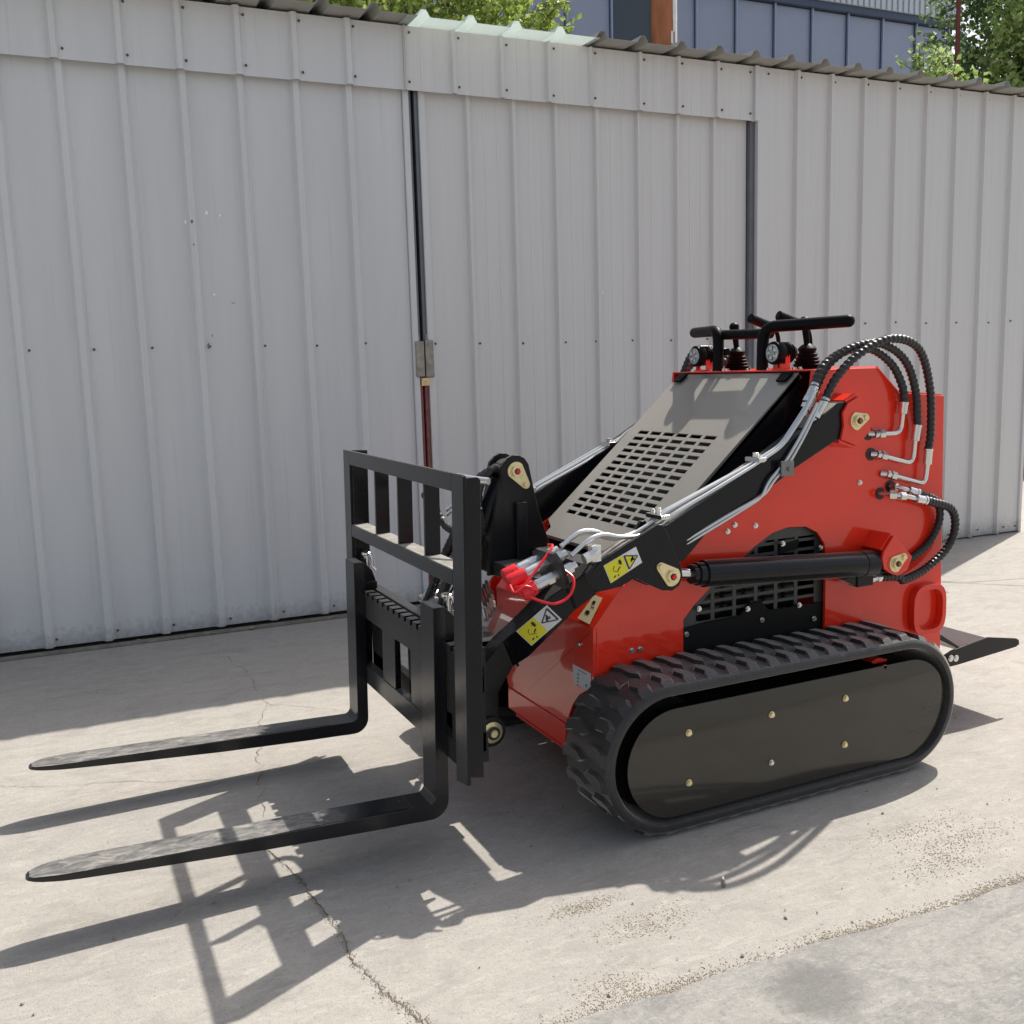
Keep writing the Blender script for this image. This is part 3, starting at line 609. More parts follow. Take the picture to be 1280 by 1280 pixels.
        m.cyl((c.x, y, c.z), (c.x, ye, c.z), r0*.5, n=16)
    for par, c, e, y in ((bpo, (1.118, 1.157), (1.150, 1.165), .154), (bco, (1.303, .670), (1.336, .688), .154)):
        m = MB(); flag(m, c, e, y); m.build('flag_pin', [M['zinc'], M['rustbolt'], M['ink']], par, mirror=mir)
    # ---- lift arm
    arm = [(1.145, 1.125), (1.155, 1.165), (1.13, 1.205), (1.09, 1.222), (1.05, 1.215), (.904, 1.131), (.784, 1.065), (.401, .884), (.26, .835), (.156, .790), (.152, .708), (.219, .722), (.36, .75), (.454, .768), (.557, .862), (.773, .960), (.880, 1.020), (1.033, 1.091), (1.075, 1.105)]
    ao = MB().prism(arm, 'Y', .165, .235).build('lift_arm', M['black'], ld0, bevel=.004, mirror=mir)
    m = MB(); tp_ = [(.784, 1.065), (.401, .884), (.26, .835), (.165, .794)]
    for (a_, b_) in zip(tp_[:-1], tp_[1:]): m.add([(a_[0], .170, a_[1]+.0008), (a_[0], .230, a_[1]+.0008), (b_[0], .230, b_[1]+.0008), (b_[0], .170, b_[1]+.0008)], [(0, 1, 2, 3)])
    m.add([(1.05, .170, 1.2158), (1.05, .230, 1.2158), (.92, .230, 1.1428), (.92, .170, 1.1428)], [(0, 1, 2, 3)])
    m.build('gleam_film', M['dust_or_gleam'], ao, mirror=mir)  # beige strips paint the lit look of the black arm top
    gus = [(.30, .868), (.349, .891), (.366, .890), (.379, .874), (.410, .808), (.435, .75), (.438, .725), (.425, .700), (.400, .688), (.365, .693), (.338, .706), (.270, .742), (.225, .722), (.150, .715), (.11, .765), (.16, .805)]
    go_ = MB().prism(gus, 'Y', .148, .1645).build('rod_lug', M['black'], ao, bevel=.002, mirror=mir)
    MB().prism(gus[1:13], 'Y', .2355, .25).build('rod_lug', M['black'], ao, bevel=.002, mirror=mir)
    m = MB(); flag(m, (.395, .733), (.357, .765), .148); m.build('flag_pin', [M['zinc'], M['redcap'], M['ink']], ao, mirror=mir)
    # lower arm section: toes inwards to the attachment pivots
    up = [(.158, .172, .788), (.091, .225, .729), (.048, .256, .693), (-.032, .316, .594), (-.055, .372, .545), (-.129, .38, .470), (-.139, .38, .413), (-.148, .38, .290), (-.135, .38, .240)]
    lo = [(.156, .174, .702), (.106, .213, .653), (.060, .248, .594), (-.007, .297, .510), (-.024, .372, .462), (-.058, .38, .406), (-.072, .38, .385), (-.072, .38, .300), (-.075, .38, .250)]
    am = MB(); vs = []
    for (a, b) in zip(up, lo): vs += [a, b, (b[0], b[1]+.072, b[2]), (a[0], a[1]+.072, a[2])]
    fs = [(0, 1, 2, 3)]
    for i in range(len(up)-1):
        for k in range(4): fs.append((4*i+k, 4*i+4+k, 4*i+4+(k+1) % 4, 4*i+(k+1) % 4))
    e_ = 4*(len(up)-1); fs.append((e_+3, e_+2, e_+1, e_)); am.add(vs, fs); am.cyl((-.102, .378, .271), (-.102, .454, .271), .045, n=28)
    am.build('lower_arm', M['black'], ld0, bevel=.003, mirror=mir)
    # weld beads and fish plates on the arm
    wb = MB()
    for pts in ([(.165, .80), (.158, .775), (.163, .745), (.185, .730)],):
        wb.tube(catmull([(x, .1635, z) for x, z in pts], 5), .0045, 6)
    wb.tube(catmull([(.085, .229, .722), (.098, .2185, .69), (.106, .2125, .66)], 4), .004, 6).tube(catmull([(-.045, .364, .54), (-.025, .364, .50), (-.012, .362, .465)], 4), .004, 6)
    wb.build('weld_bead', M['dark'], ao, mirror=mir)
    m = MB(); m.cyl((-.102, .378, .271), (-.102, .370, .271), .046, n=30, mi=1).lathe([(.033, 0), (.033, .006), (.022, .008), (.022, .013), (.013, .013), (.011, .020)], (-.102, .370, .271), (0, -1, 0), 24, 0)
    m.cyl((-.102, .3567, .271), (-.102, .3552, .271), .021, n=20, mi=2).cyl((-.102, .356, .271), (-.102, .348, .271), .010, n=6, mi=0)
    m.build('lower_pivot', [M['zinc'], M['black'], M['ink']], ao, mirror=mir)
    # ---- lift cylinder
    cm = MB(); A = Vector((.50, .197, .717)); B = Vector((1.262, .197, .668)); d = (B-A).normalized()
    cm.cyl(A+d*.045, A+d*.70, .0425, n=32).cyl(A+d*.02, A+d*.06, .036, n=32).cyl(A+d*.0, A+d*.03, .030, n=28).cyl(A+d*.69, A+d*.745, .0445, n=32)
    P1 = A+d*.66; cm.box(P1.x, P1.x+.07, .175, .219, .600, .655).box(B.x-.03, B.x+.03, .18, .214, .635, .70)
    cm.prism([(P1.x-.06, .632), (P1.x+.005, .60), (P1.x+.005, .645)], 'Y', .18, .214)
    co_ = cm.build('lift_cylinder', M['black'], ld0, mirror=mir, bevel=.002)
    MB().cyl((.40, .197, .733), A+d*.03, .0155, n=20).lathe([(.03, -.018), (.03, .018)], (.398, .197, .733), (0, 1, 0), 24).build('piston_rod', M['chrome'], co_, mirror=mir)
    m = MB(); e = Vector((P1.x+.07, .197, .617)); m.hexnut(e, (1, 0, 0), .014, .02).cyl(e+Vector((.02, 0, 0)), e+Vector((.06, 0, -.0)), .0125, n=16).hexnut(e+Vector((.035, 0, 0)), (1, 0, 0), .016, .016)
    m.build('hose_fitting', M['tube'], co_, mirror=mir)
    # ---- hoses cylinder -> panel (two low loops)
    e0 = e+Vector((.055, 0, 0))
    hp = [e0, e0+Vector((.08, .00, -.008)), (1.40, .205, .592), (1.51, .215, .615), (1.61, .21, .68), (1.635, .20, .755), (1.60, .19, .825), (1.50, .182, .858), (1.455, .18, .868)]
    MB().tube(catmull(hp, 34), .0135, 12, helix=(.017, .16)).build('hydraulic_hose', M['hose'], ld0, mirror=mir)
    hp2 = [(1.31, .225, .655), (1.36, .23, .645), (1.45, .235, .652), (1.545, .235, .70), (1.585, .225, .78), (1.56, .215, .85), (1.475, .205, .883), (1.44, .20, .893)]
    MB().tube(catmull(hp2, 34), .0125, 12, helix=(.017, .16)).build('hydraulic_hose', M['hose'], ld0, mirror=mir)
    def ferr(m, a, b, r=.014):
        a = Vector(a); b = Vector(b); m.cyl(a, b, r, n=18); dd = (b-a).normalized(); m.cyl(a-dd*.004, a+dd*.004, r*1.12, n=18)
    m = MB(); ferr(m, (1.46, .181, .868), (1.415, .178, .878), .0155); m.tube(catmull([(1.415, .178, .878), (1.38, .18, .887), (1.345, .20, .893), (1.325, .25, .895)], 6), .0085, 12)
    m.hexnut((1.350, .198, .892), (-.7, .7, 0), .017, .022).hexnut((1.372, .184, .888), (-1, .2, .1), .015, .02)
    ferr(m, (1.445, .20, .893), (1.41, .205, .905), .0145); m.tube(catmull([(1.41, .205, .905), (1.385, .215, .912), (1.37, .25, .917)], 6), .008, 12); m.hexnut((1.378, .225, .914), (-.3, .9, 0), .016, .02)
    m.cyl((1.325, .2505, .895), (1.325, .2475, .895), .021, n=22, mi=1).cyl((1.37, .2505, .917), (1.37, .2475, .917), .021, n=22, mi=1)
    m.build('bent_fitting', [M['chrome'], M['ink']], ld0, mirror=mir)
    # ---- three upper arcs
    arcs = [([(.966, .190, 1.262), (1.02, .20, 1.335), (1.12, .208, 1.380), (1.23, .215, 1.385), (1.33, .22, 1.335), (1.385, .222, 1.26), (1.400, .225, 1.20)], (1.396, .226, 1.165), (1.375, .228, 1.10), (1.285, .25, 1.103)),
            ([(.984, .210, 1.240), (1.04, .205, 1.335), (1.13, .19, 1.390), (1.25, .185, 1.400), (1.37, .20, 1.345), (1.44, .215, 1.24), (1.462, .222, 1.12)], (1.455, .224, 1.07), (1.425, .228, .99), (1.298, .25, 1.033)),
            ([(.998, .178, 1.215), (1.05, .172, 1.30), (1.14, .16, 1.375), (1.26, .150, 1.415), (1.395, .165, 1.380), (1.49, .20, 1.25), (1.523, .22, 1.10), (1.517, .222, 1.035)], (1.515, .223, .985), (1.49, .226, .915), (1.345, .248, .963))]
    if mir:   # the far bundle leaves the arm lower and closer to the body
        arcs = [([(1.03, .24+.015*k_, 1.185), (1.065, .235, 1.27), (1.13, .225, 1.35+.02*k_)]+a_[0][3:], *a_[1:]) for k_, a_ in enumerate(arcs)]
    tb_ = []
    for i, (pp, f1, f2, f3) in enumerate(arcs):
        MB().tube(catmull(pp, 40), .0128, 12, helix=(.0185, .17)).build('hydraulic_hose', M['hose'], ld0, mirror=mir)
        m = MB(); ferr(m, pp[-1], f1, .0145); a = Vector(f1); b = Vector(f2); c3 = Vector(f3)
        m.tube(fillet([a, (a.x-.004, a.y+.004, b.z), (c3.x, .232, c3.z-.002)], .035, 8), .0085, 14)
        e1 = Vector((c3.x, .232, c3.z-.002)); q1 = Vector((a.x, a.y, b.z)); dd = (e1-q1).normalized(); m.hexnut(e1-dd*.03, dd, .0155, .022); m.hexnut(e1-dd*.003, dd, .0135, .014)
        m.cyl(e1, (c3.x-.018, .25, c3.z), .011, n=14)
        if i < 2: m.cyl((c3.x-.02, .2505, c3.z), (c3.x-.02, .2475, c3.z), .022, n=22, mi=1)
        m.build('bent_fitting', [M['chrome'], M['ink']], ld0, mirror=mir)
    # ---- steel tubes on the arm
    lines = [([(.968, .19, 1.25), (.935, .19, 1.195), (.845, .195, 1.085), (.74, .20, 1.035), (.42, .215, .905), (.365, .215, .875), (.300, .215, .848), (.235, .212, .852), (.175, .207, .880), (.125, .205, .884), (.085, .203, .862), (.06, .20, .845)], .0085),
             ([(.985, .21, 1.225), (.955, .21, 1.175), (.862, .213, 1.068), (.75, .222, 1.02), (.42, .24, .890), (.37, .24, .856), (.305, .24, .834), (.245, .237, .838), (.185, .232, .868), (.135, .228, .868), (.10, .226, .85), (.075, .225, .838)], .0085),
             ([(.955, .172, 1.26), (.915, .172, 1.195), (.828, .172, 1.095), (.73, .174, 1.045), (.42, .182, .912), (.365, .184, .876), (.300, .180, .860), (.235, .174, .864), (.18, .172, .880), (.135, .170, .872), (.10, .168, .850), (.07, .168, .828)], .0085)]
    if mir: lines = [([(1.02, .25, 1.165), (.93, .235, 1.125), (.85, .20, 1.085)]+p_[0][3:], p_[1]) for p_ in lines]
    for q_, (pp, r) in enumerate(lines):
        dz_ = (.006, .015, -.005)[q_]; n_ = len(pp)
        pp = [(x-.35*dz_, y, z+(dz_ if 1 <= i_ < n_-5 else dz_*.5)) for i_, (x, y, z) in enumerate(pp)]
        MB().tube(fillet(pp, .034, 7), .0066, 12).build('steel_tube', M['tube'], ao, mirror=mir)
    # two thinner tubes down to the arm underside
    for k in (() if mir else (0, 1)):
        o = .019*k
        pp = [(1.012-o*.4, .158, 1.185-o), (.965-o, .155, 1.09), (.90-o, .150, .985-o*.3), (.845-o*1.2, .152, .972-o*1.0), (.80-o, .157, .958-o), (.755, .160, .930-o), (.62, .165, .880-o*.6), (.45, .175, .805-o*.4), (.40, .18, .785)]
        pp = [(.975-o*.8, .162, 1.225-o*.3), (.905-o*.8, .156, 1.12), (.843-o, .152, 1.04), (.780-o, .152, .988), (.752-o*.8, .155, .948-o*.5), (.629, .162, .900-o*.6), (.414, .172, .808-o*.6)]
        MB().tube(fillet(pp, .03, 5), .0048, 10).build('steel_tube', M['tube'], ao, mirror=mir)
    m = MB(); m.box(.800, .850, .138, .144, 1.0, 1.048).cyl((.828, .138, 1.022), (.828, .131, 1.022), .007, n=6).box(.803, .847, .144, .162, 1.004, 1.044, 1)
    m.build('tube_clamp', [M['grey'], M['ink']], ao, bevel=.003, mirror=mir)
    m = MB(); m.box(.735, .765, .165, .235, 1.045, 1.06).cyl((.75, .20, 1.06), (.75, .20, 1.075), .011, n=6); m.build('tube_clamp', M['chrome'], ao, bevel=.002, mirror=mir)
    m = MB(); m.box(.375, .405, .165, .25, .899, .913).cyl((.39, .205, .91), (.39, .205, .932), .010, n=6).cyl((.39, .235, .91), (.39, .235, .926), .008, n=6); m.build('tube_clamp', M['chrome'], ao, bevel=.002, mirror=mir)
    m = MB()
    for pp in (arcs[0][0], arcs[1][0], arcs[2][0]):
        a = Vector(pp[0]); dd = (Vector(pp[1])-a).normalized(); m.cyl(a+dd*.02, a-dd*.035, .0142, n=16); m.hexnut(a-dd*.03, -dd, .0145, .02); m.hexnut(a-dd*.055, -dd, .0115, .016)
    m.build('hose_ferrule', M['chrome'], ao, mirror=mir)

# ---- near arm only: couplers with dust caps, labels
armN = [o for o in ld0.children if o.name.startswith('lift_arm')][0]
D = Vector((-.135, 0, -.048)).normalized()
bh = MB(); 
# bulkhead plate tilted across the arm
c0 = Vector((.022, .20, .800)); up = Vector((-.30, 0, .95)).normalized()
vs = []
for (a, b) in [(-.075, -.045), (-.06, -.062), (.04, -.062), (.085, -.04), (.095, -.01), (.085, .03), (.05, .044), (-.05, .044), (-.075, .02)]:
    vs.append(c0+Vector((0, a, 0))+up*b)
n_ = len(vs); off = D*.006; bh.add([v-off for v in vs]+[v+off for v in vs], [tuple(range(n_)), tuple(range(n_, 2*n_))[::-1]]+[(i, n_+i, n_+(i+1) % n_, (i+1) % n_) for i in range(n_)])
bh.build('bulkhead_plate', M['satin'], armN)
for i, (yy, zz) in enumerate([(.165, -.022), (.205, .008), (.255, .012)]):
    m = MB(); s = c0+Vector((0, yy-.20, 0))+up*zz
    m.hexnut(s-D*.045, D, .0165, .026).cyl(s-D*.06, s-D*.04, .0105, n=14).hexnut(s-D*.012, D, .0175, .012)
    m.cyl(s+D*.006, s+D*.035, .0135, n=18).hexnut(s+D*.02, D, .0175, .02).cyl(s+D*.04, s+D*.075, .0165, n=20).cyl(s+D*.07, s+D*.09, .0145, n=20)
    cpo = m.build('coupler', M['tube'], armN)
    if i != 1: MB().lathe([(.021, .0), (.022, .035), (.020, .042), (.012, .044)], s+D*.082, D, 22).cyl(s+D*.10, s+D*.10+Vector((0, -.028, .01)), .006, n=10).build('dust_cap', M['redcap'], cpo)
    else: MB().lathe([(.0215, .0), (.0225, .045), (.019, .055), (.012, .057)], s+D*.082, D, 22).build('dust_cap', M['redcap'], cpo)
m = MB(); s = c0-D*.075+Vector((0, -.05, -.01)); m.cyl(s+Vector((.05, .01, -.01)), s+Vector((.05, .01, .035)), .02, n=8).hexnut(s+Vector((0.01, 0, .0)), -D, .016, .05); m.build('elbow_fitting', M['tube'], armN)
lan = MB(); ca = c0+D*.115
lan.tube(catmull([ca+Vector((0, -.045, -.02)), ca+Vector((.02, -.07, -.035)), ca+Vector((.07, -.095, -.05)), ca+Vector((.115, -.10, -.03)), ca+Vector((.135, -.085, .01)), ca+Vector((.12, -.05, .035)), c0+Vector((0, -.03, .03))], 8), .0042, 8)
lan.tube(catmull([ca+Vector((-.015, -.02, -.01)), ca+Vector((.0, -.045, .0)), ca+Vector((.03, -.04, .025)), c0+Vector((.0, -.01, .05)), c0+Vector((.01, .03, .052))], 8), .0042, 8)
lan.tube(catmull([ca+Vector((-.03, -.02, .0)), ca+Vector((-.03, -.05, -.015)), ca+Vector((.0, -.055, .0)), ca+Vector((.03, -.06, -.015)), ca+Vector((.03, -.035, -.03))], 8), .0035, 8)
lan.build('cap_lanyard', M['redcap'], armN)

def quadlabel(c4, split, y, name, parent, tri_up=True, c3=None, nrm=(0, -1, 0)):
    """c4: corners (x,z) going white outer side; flat printed plate, yellow half and white half with a warning triangle"""
    m = MB(); a, b, c, d = [Vector((p[0], 0, p[1])) for p in c4]     # a,b white end ; c,d yellow end
    e = a.lerp(d, split); f_ = b.lerp(c, split)
    if c3: a, b, c, d = [Vector(p) for p in c3]
    else: a, b, c, d = [Vector((p.x, y, p.z)) for p in (a, b, c, d)]
    N_ = Vector(nrm).normalized()
    def W(u, v, k): p = a.lerp(b, v).lerp(d.lerp(c, v), u)+N_*(.0006*k+.0008); return (p.x, p.y, p.z)
    m.add([p for p in (a, b, c, d)]+[p+N_*.0008 for p in (a, b, c, d)], [(0, 1, 2, 3), (7, 6, 5, 4), (0, 4, 5, 1), (1, 5, 6, 2), (2, 6, 7, 3), (3, 7, 4, 0)], 0)
    m.add([W(split, 0.02, 1), W(split, .98, 1), W(.985, .98, 1), W(.985, .02, 1)], [(0, 1, 2, 3)], 1)
    def line(p, q, w, mi, k=2):
        u = Vector((q[0]-p[0], q[1]-p[1])); nn = Vector((-u.y, u.x)).normalized()*w/2
        P = [(p[0]+nn.x, p[1]+nn.y), (q[0]+nn.x, q[1]+nn.y), (q[0]-nn.x, q[1]-nn.y), (p[0]-nn.x, p[1]-nn.y)]
        m.add([W(*z, k) for z in P], [(0, 1, 2, 3)], mi)
    s = split; T = [(s*.90, .5), (s*.14, .12), (s*.14, .88)] if tri_up else [(s*.12, .5), (s*.90, .10), (s*.90, .90)]
    if not tri_up: m.add([W(*p, 1.5) for p in T], [(0, 1, 2)], 1)
    for i in range(3): line(T[i], T[(i+1) % 3], .045, 2)
    # pictograms: figure, arrows
    line((s*.45, .42), (s*.62, .6), .07, 2); line((s*.36, .60), (s*.60, .45), .05, 2); line((s*.42, .34), (s*.48, .5), .05, 2); line((s*.3, .5), (s*.45, .5), .04, 2)
    line((s+.12, .15), (s+.12, .42), .07, 2); line((s+.06, .28), (s+.2, .28), .03, 2); line((s+.16, .5), (s+.26, .62), .05, 2); line((s+.24, .72), (s+.38, .5), .02, 2); line((s+.36, .78), (s+.42, .84), .06, 2); line((s+.28, .8), (s+.3, .9), .03, 2); line((s+.3, .3), (s+.37, .45), .025, 2)
    return m.build(name, [M['white'], M['yellow'], M['ink']], parent, smooth=False)
quadlabel([(0, 0)]*4, .45, .165, 'warning_label', [o for o in ld0.children if o.name.startswith('lower_arm')][0], True, [(.039, .2616, .668), (.074, .2355, .626), (.0, .291, .544), (-.036, .318, .587)], (-.6, -.8, 0))['label'] = 'yellow and white pinch warning sticker low on the arm'
quadlabel([(.274, .834), (.295, .785), (.188, .736), (.165, .790)], .44, .148, 'warning_label', armN, False)['label'] = 'yellow and white pinch warning sticker by the rod lug'

# ---- body: nose, hood, console, rear
nose = [(.2505, .578), (.2505, .40), (.262, .385), (.30, .372), (.345, .345), (.385, .305), (.412, .262), (.425, .224), (.433, .148), (.857, .148), (.865, .224), (.905, .305), (.99, .372), (1.03, .385), (1.0395, .40), (1.0395, .50), (.945, .50), (.945, .577), (.2505, .577)]
no = MB().prism(nose, 'X', .186, .1965).build('nose_panel', M['red'], ld0, bevel=.002)
MB().add([(.186, .2505, .577), (.186, .945, .577), (.292, .945, .70), (.292, .2505, .70), (.197, .2505, .572), (.197, .945, .572), (.302, .945, .694), (.302, .2505, .694)], [(0, 3, 2, 1), (4, 5, 6, 7), (0, 1, 5, 4), (1, 2, 6, 5), (2, 3, 7, 6), (3, 0, 4, 7)]).build('nose_slope', M['red'], no, bevel=.0015)
MB().prism([(.187, .577), (.30, .697), (.33, .72), (.33, .56), (.197, .56)], 'Y', .252, .262).prism([(.187, .577), (.30, .697), (.33, .697), (.33, .56), (.197, .56)], 'Y', .933, .943).build('nose_cheek', M['red'], no)
inst(bolt_c, 'bolt', no, (.1855, .335, .51), (0, 0, -math.pi/2)).name = 'bolt'
MB().prism([(.432, .148), (.424, .225), (.858, .225), (.858, .148)], 'X', .180, .1865).build('nose_lip', M['red'], no, bevel=.002)
MB().prism([(.197, .57), (.197, .15), (.8, .12), (1.5, .12), (1.62, .30), (1.62, .5)], 'Y', .44, .452).prism([(.197, .57), (.197, .15), (.8, .12), (1.5, .12), (1.62, .30), (1.62, .5)], 'Y', .838, .85).box(.2, 1.62, .45, .84, .12, .13).build('belly_pan', M['red'], ld0)
def plateX(m, pts, x, mi): m.add([(x, p[0], p[1]) for p in pts], [tuple(range(len(pts)))], mi)
m = MB(); plateX(m, [(.380, .437), (.380-.003, .378), (.266, .374), (.266, .436)], .1848, 0)
for k in range(4): plateX(m, [(.352, .415-.012*k), (.352, .409-.012*k), (.338+.002*k, .409-.012*k), (.338+.002*k, .415-.012*k)], .1844, 1)
plateX(m, [(.30, .395), (.30, .385), (.29, .385), (.29, .395)], .1844, 1); plateX(m, [(.345, .428), (.345, .425), (.29, .425), (.29, .428)], .1844, 1)
m.build('serial_label', [M['white'], M['blue']], no, smooth=False, label='white serial sticker low on the nose corner')
m = MB(); A4 = [Vector(p) for p in [(0.2487, 0.347, 0.6552), (0.2487, 0.299, 0.6552), (0.1887, 0.275, 0.5862), (0.1907, 0.352, 0.5882)]]; nA = Vector((-.7545, 0, .6563))
m.add(A4+[p+nA*.0008 for p in A4], [(0, 1, 2, 3), (7, 6, 5, 4), (0, 4, 5, 1), (1, 5, 6, 2), (2, 6, 7, 3), (3, 7, 4, 0)], 0)
def am(u, v): return A4[0].lerp(A4[1], u).lerp(A4[3].lerp(A4[2], u), v)+nA*.0014
for (u0, u1, v0, v1) in ((.3, .6, .2, .33), (.25, .6, .6, .74), (.4, .75, .42, .46)): m.add([am(u0, v0), am(u1, v0), am(u1, v1), am(u0, v1)], [(0, 1, 2, 3)], 1)
m.build('amber_label', [M['amber'], M['ink']], no, smooth=False, label='amber metallic sticker high on the nose corner')
# top cover of nose and front deck
MB().box(.295, .46, .262, .94, .690, .696).build('front_deck', M['satin'], ld0, bevel=.002)

# hood with slots
HP = Vector((1.015, 0, 1.314)); HD = Vector((.401-1.015, 0, .778-1.314)).normalized(); HN = Vector((HD.z, 0, -HD.x)) ; HN = HN if HN.z > 0 else -HN
def hpnt(y, v, k=0): q = HP+HD*v+HN*k; return (q.x, y, q.z)
ys = [.309]; c_ = .4375
slots_y = [];
for i in range(6): a = .437+.0815*i; slots_y.append((a, a+.063))
rows_v = [(.308+.0318*i, .308+.0318*i+.0172) for i in range(14)]
yb = sorted({.309, .981}|{a for p in slots_y for a in p}); vb = sorted({0, .786, .815}|{a for p in rows_v for a in p})
hm = MB(); T = .005
for i in range(len(yb)-1):
    for j in range(len(vb)-1):
        y0, y1, v0, v1 = yb[i], yb[i+1], vb[j], vb[j+1]
        if any(abs(y0-a) < 1e-6 for a, b in slots_y) and any(abs(v0-a) < 1e-6 for a, b in rows_v):
            for (p, q) in (((y0, v0), (y1, v0)), ((y1, v0), (y1, v1)), ((y1, v1), (y0, v1)), ((y0, v1), (y0, v0))):
                hm.add([hpnt(*p), hpnt(*q), hpnt(*q, -T), hpnt(*p, -T)], [(0, 1, 2, 3)])
            continue
        if v1 > .80 and (i == 0 or i == len(yb)-2):
            far = i != 0; P = [(y0, v0), (y1, v0), (y1, v1), (y0+.06, v1)] if not far else [(y0, v0), (y1, v0), (y1-.06, v1), (y0, v1)]
            hm.add([hpnt(*p) for p in P], [(0, 3, 2, 1)]); hm.add([hpnt(*p, -T) for p in P], [(0, 1, 2, 3)]); continue
        hm.add([hpnt(y0, v0), hpnt(y1, v0), hpnt(y1, v1), hpnt(y0, v1)], [(0, 3, 2, 1)]); hm.add([hpnt(y0, v0, -T), hpnt(y1, v0, -T), hpnt(y1, v1, -T), hpnt(y0, v1, -T)], [(0, 1, 2, 3)])
hm.add([hpnt(.369, .815), hpnt(.921, .815), hpnt(.921, .85), hpnt(.369, .85)], [(0, 3, 2, 1)])
hm.add([hpnt(.309, 0), hpnt(.309, .786), hpnt(.309, .786, -.02), hpnt(.309, 0, -.02)], [(0, 1, 2, 3)]); hm.add([hpnt(.981, 0), hpnt(.981, .786), hpnt(.981, .786, -.02), hpnt(.981, 0, -.02)], [(3, 2, 1, 0)])
for P, Q in (((.309, .786), (.369, .815)), ((.369, .85), (.921, .85)), ((.921, .815), (.981, .786))): hm.add([hpnt(*P), hpnt(*Q), hpnt(*Q, -.022), hpnt(*P, -.022)], [(0, 1, 2, 3)])
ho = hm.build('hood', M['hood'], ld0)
rad = MB()
for k in range(24): rad.add([hpnt(.42, .30+.02*k, -.055), hpnt(.94, .30+.02*k, -.055), hpnt(.94, .31+.02*k, -.062), hpnt(.42, .31+.02*k, -.062)], [(0, 3, 2, 1)])
rad.build('radiator_fins', M['grille'], ld0)['kind'] = 'stuff'
m = MB(); m.cyl((.72, .5, .86), (.72, .8, .86), .06, n=20).box(.55, .9, .5, .8, .6, .85).cyl((.60, .70, .8), (.60, .70, .92), .02); m.build('engine', M['grey'], ld0, bevel=.004)
MB().prism([(.45, .5), (.45, .70), (.98, 1.18), (1.60, 1.18), (1.60, .15), (.3, .15), (.3, .5)], 'Y', .47, .476).prism([(.45, .5), (.45, .70), (.98, 1.18), (1.60, 1.18), (1.60, .15), (.3, .15), (.3, .5)], 'Y', .814, .82).build('engine_bay_liner', M['dark'], ld0)
for yy in (.35, .94): MB().add([hpnt(yy-.026, .008, .004), hpnt(yy+.026, .008, .004), hpnt(yy+.022, .05, .004), hpnt(yy-.022, .05, .004), hpnt(yy-.026, .008, .012), hpnt(yy+.026, .008, .012), hpnt(yy+.022, .05, .012), hpnt(yy-.022, .05, .012)], [(4, 7, 6, 5), (0, 1, 5, 4)[::-1], (1, 2, 6, 5)[::-1], (2, 3, 7, 6)[::-1], (3, 0, 4, 7)[::-1]]).build('hood_latch', M['plastic'], ho, bevel=.002)
m = MB().box(1.013, 1.31, .262, 1.028, 1.3185, 1.3235)
con = m.build('console_top', M['red'], ld0, bevel=.0015)
MB().box(1.615, 1.627, .262, 1.028, .16, 1.216).box(1.0, 1.012, .316, .974, .45, 1.30).prism([(1.30, 1.322), (1.31, 1.328), (1.41, 1.243), (1.618, 1.222), (1.618, 1.212), (1.405, 1.232)], 'Y', .262, 1.028).build('rear_cover', M['red'], ld0)
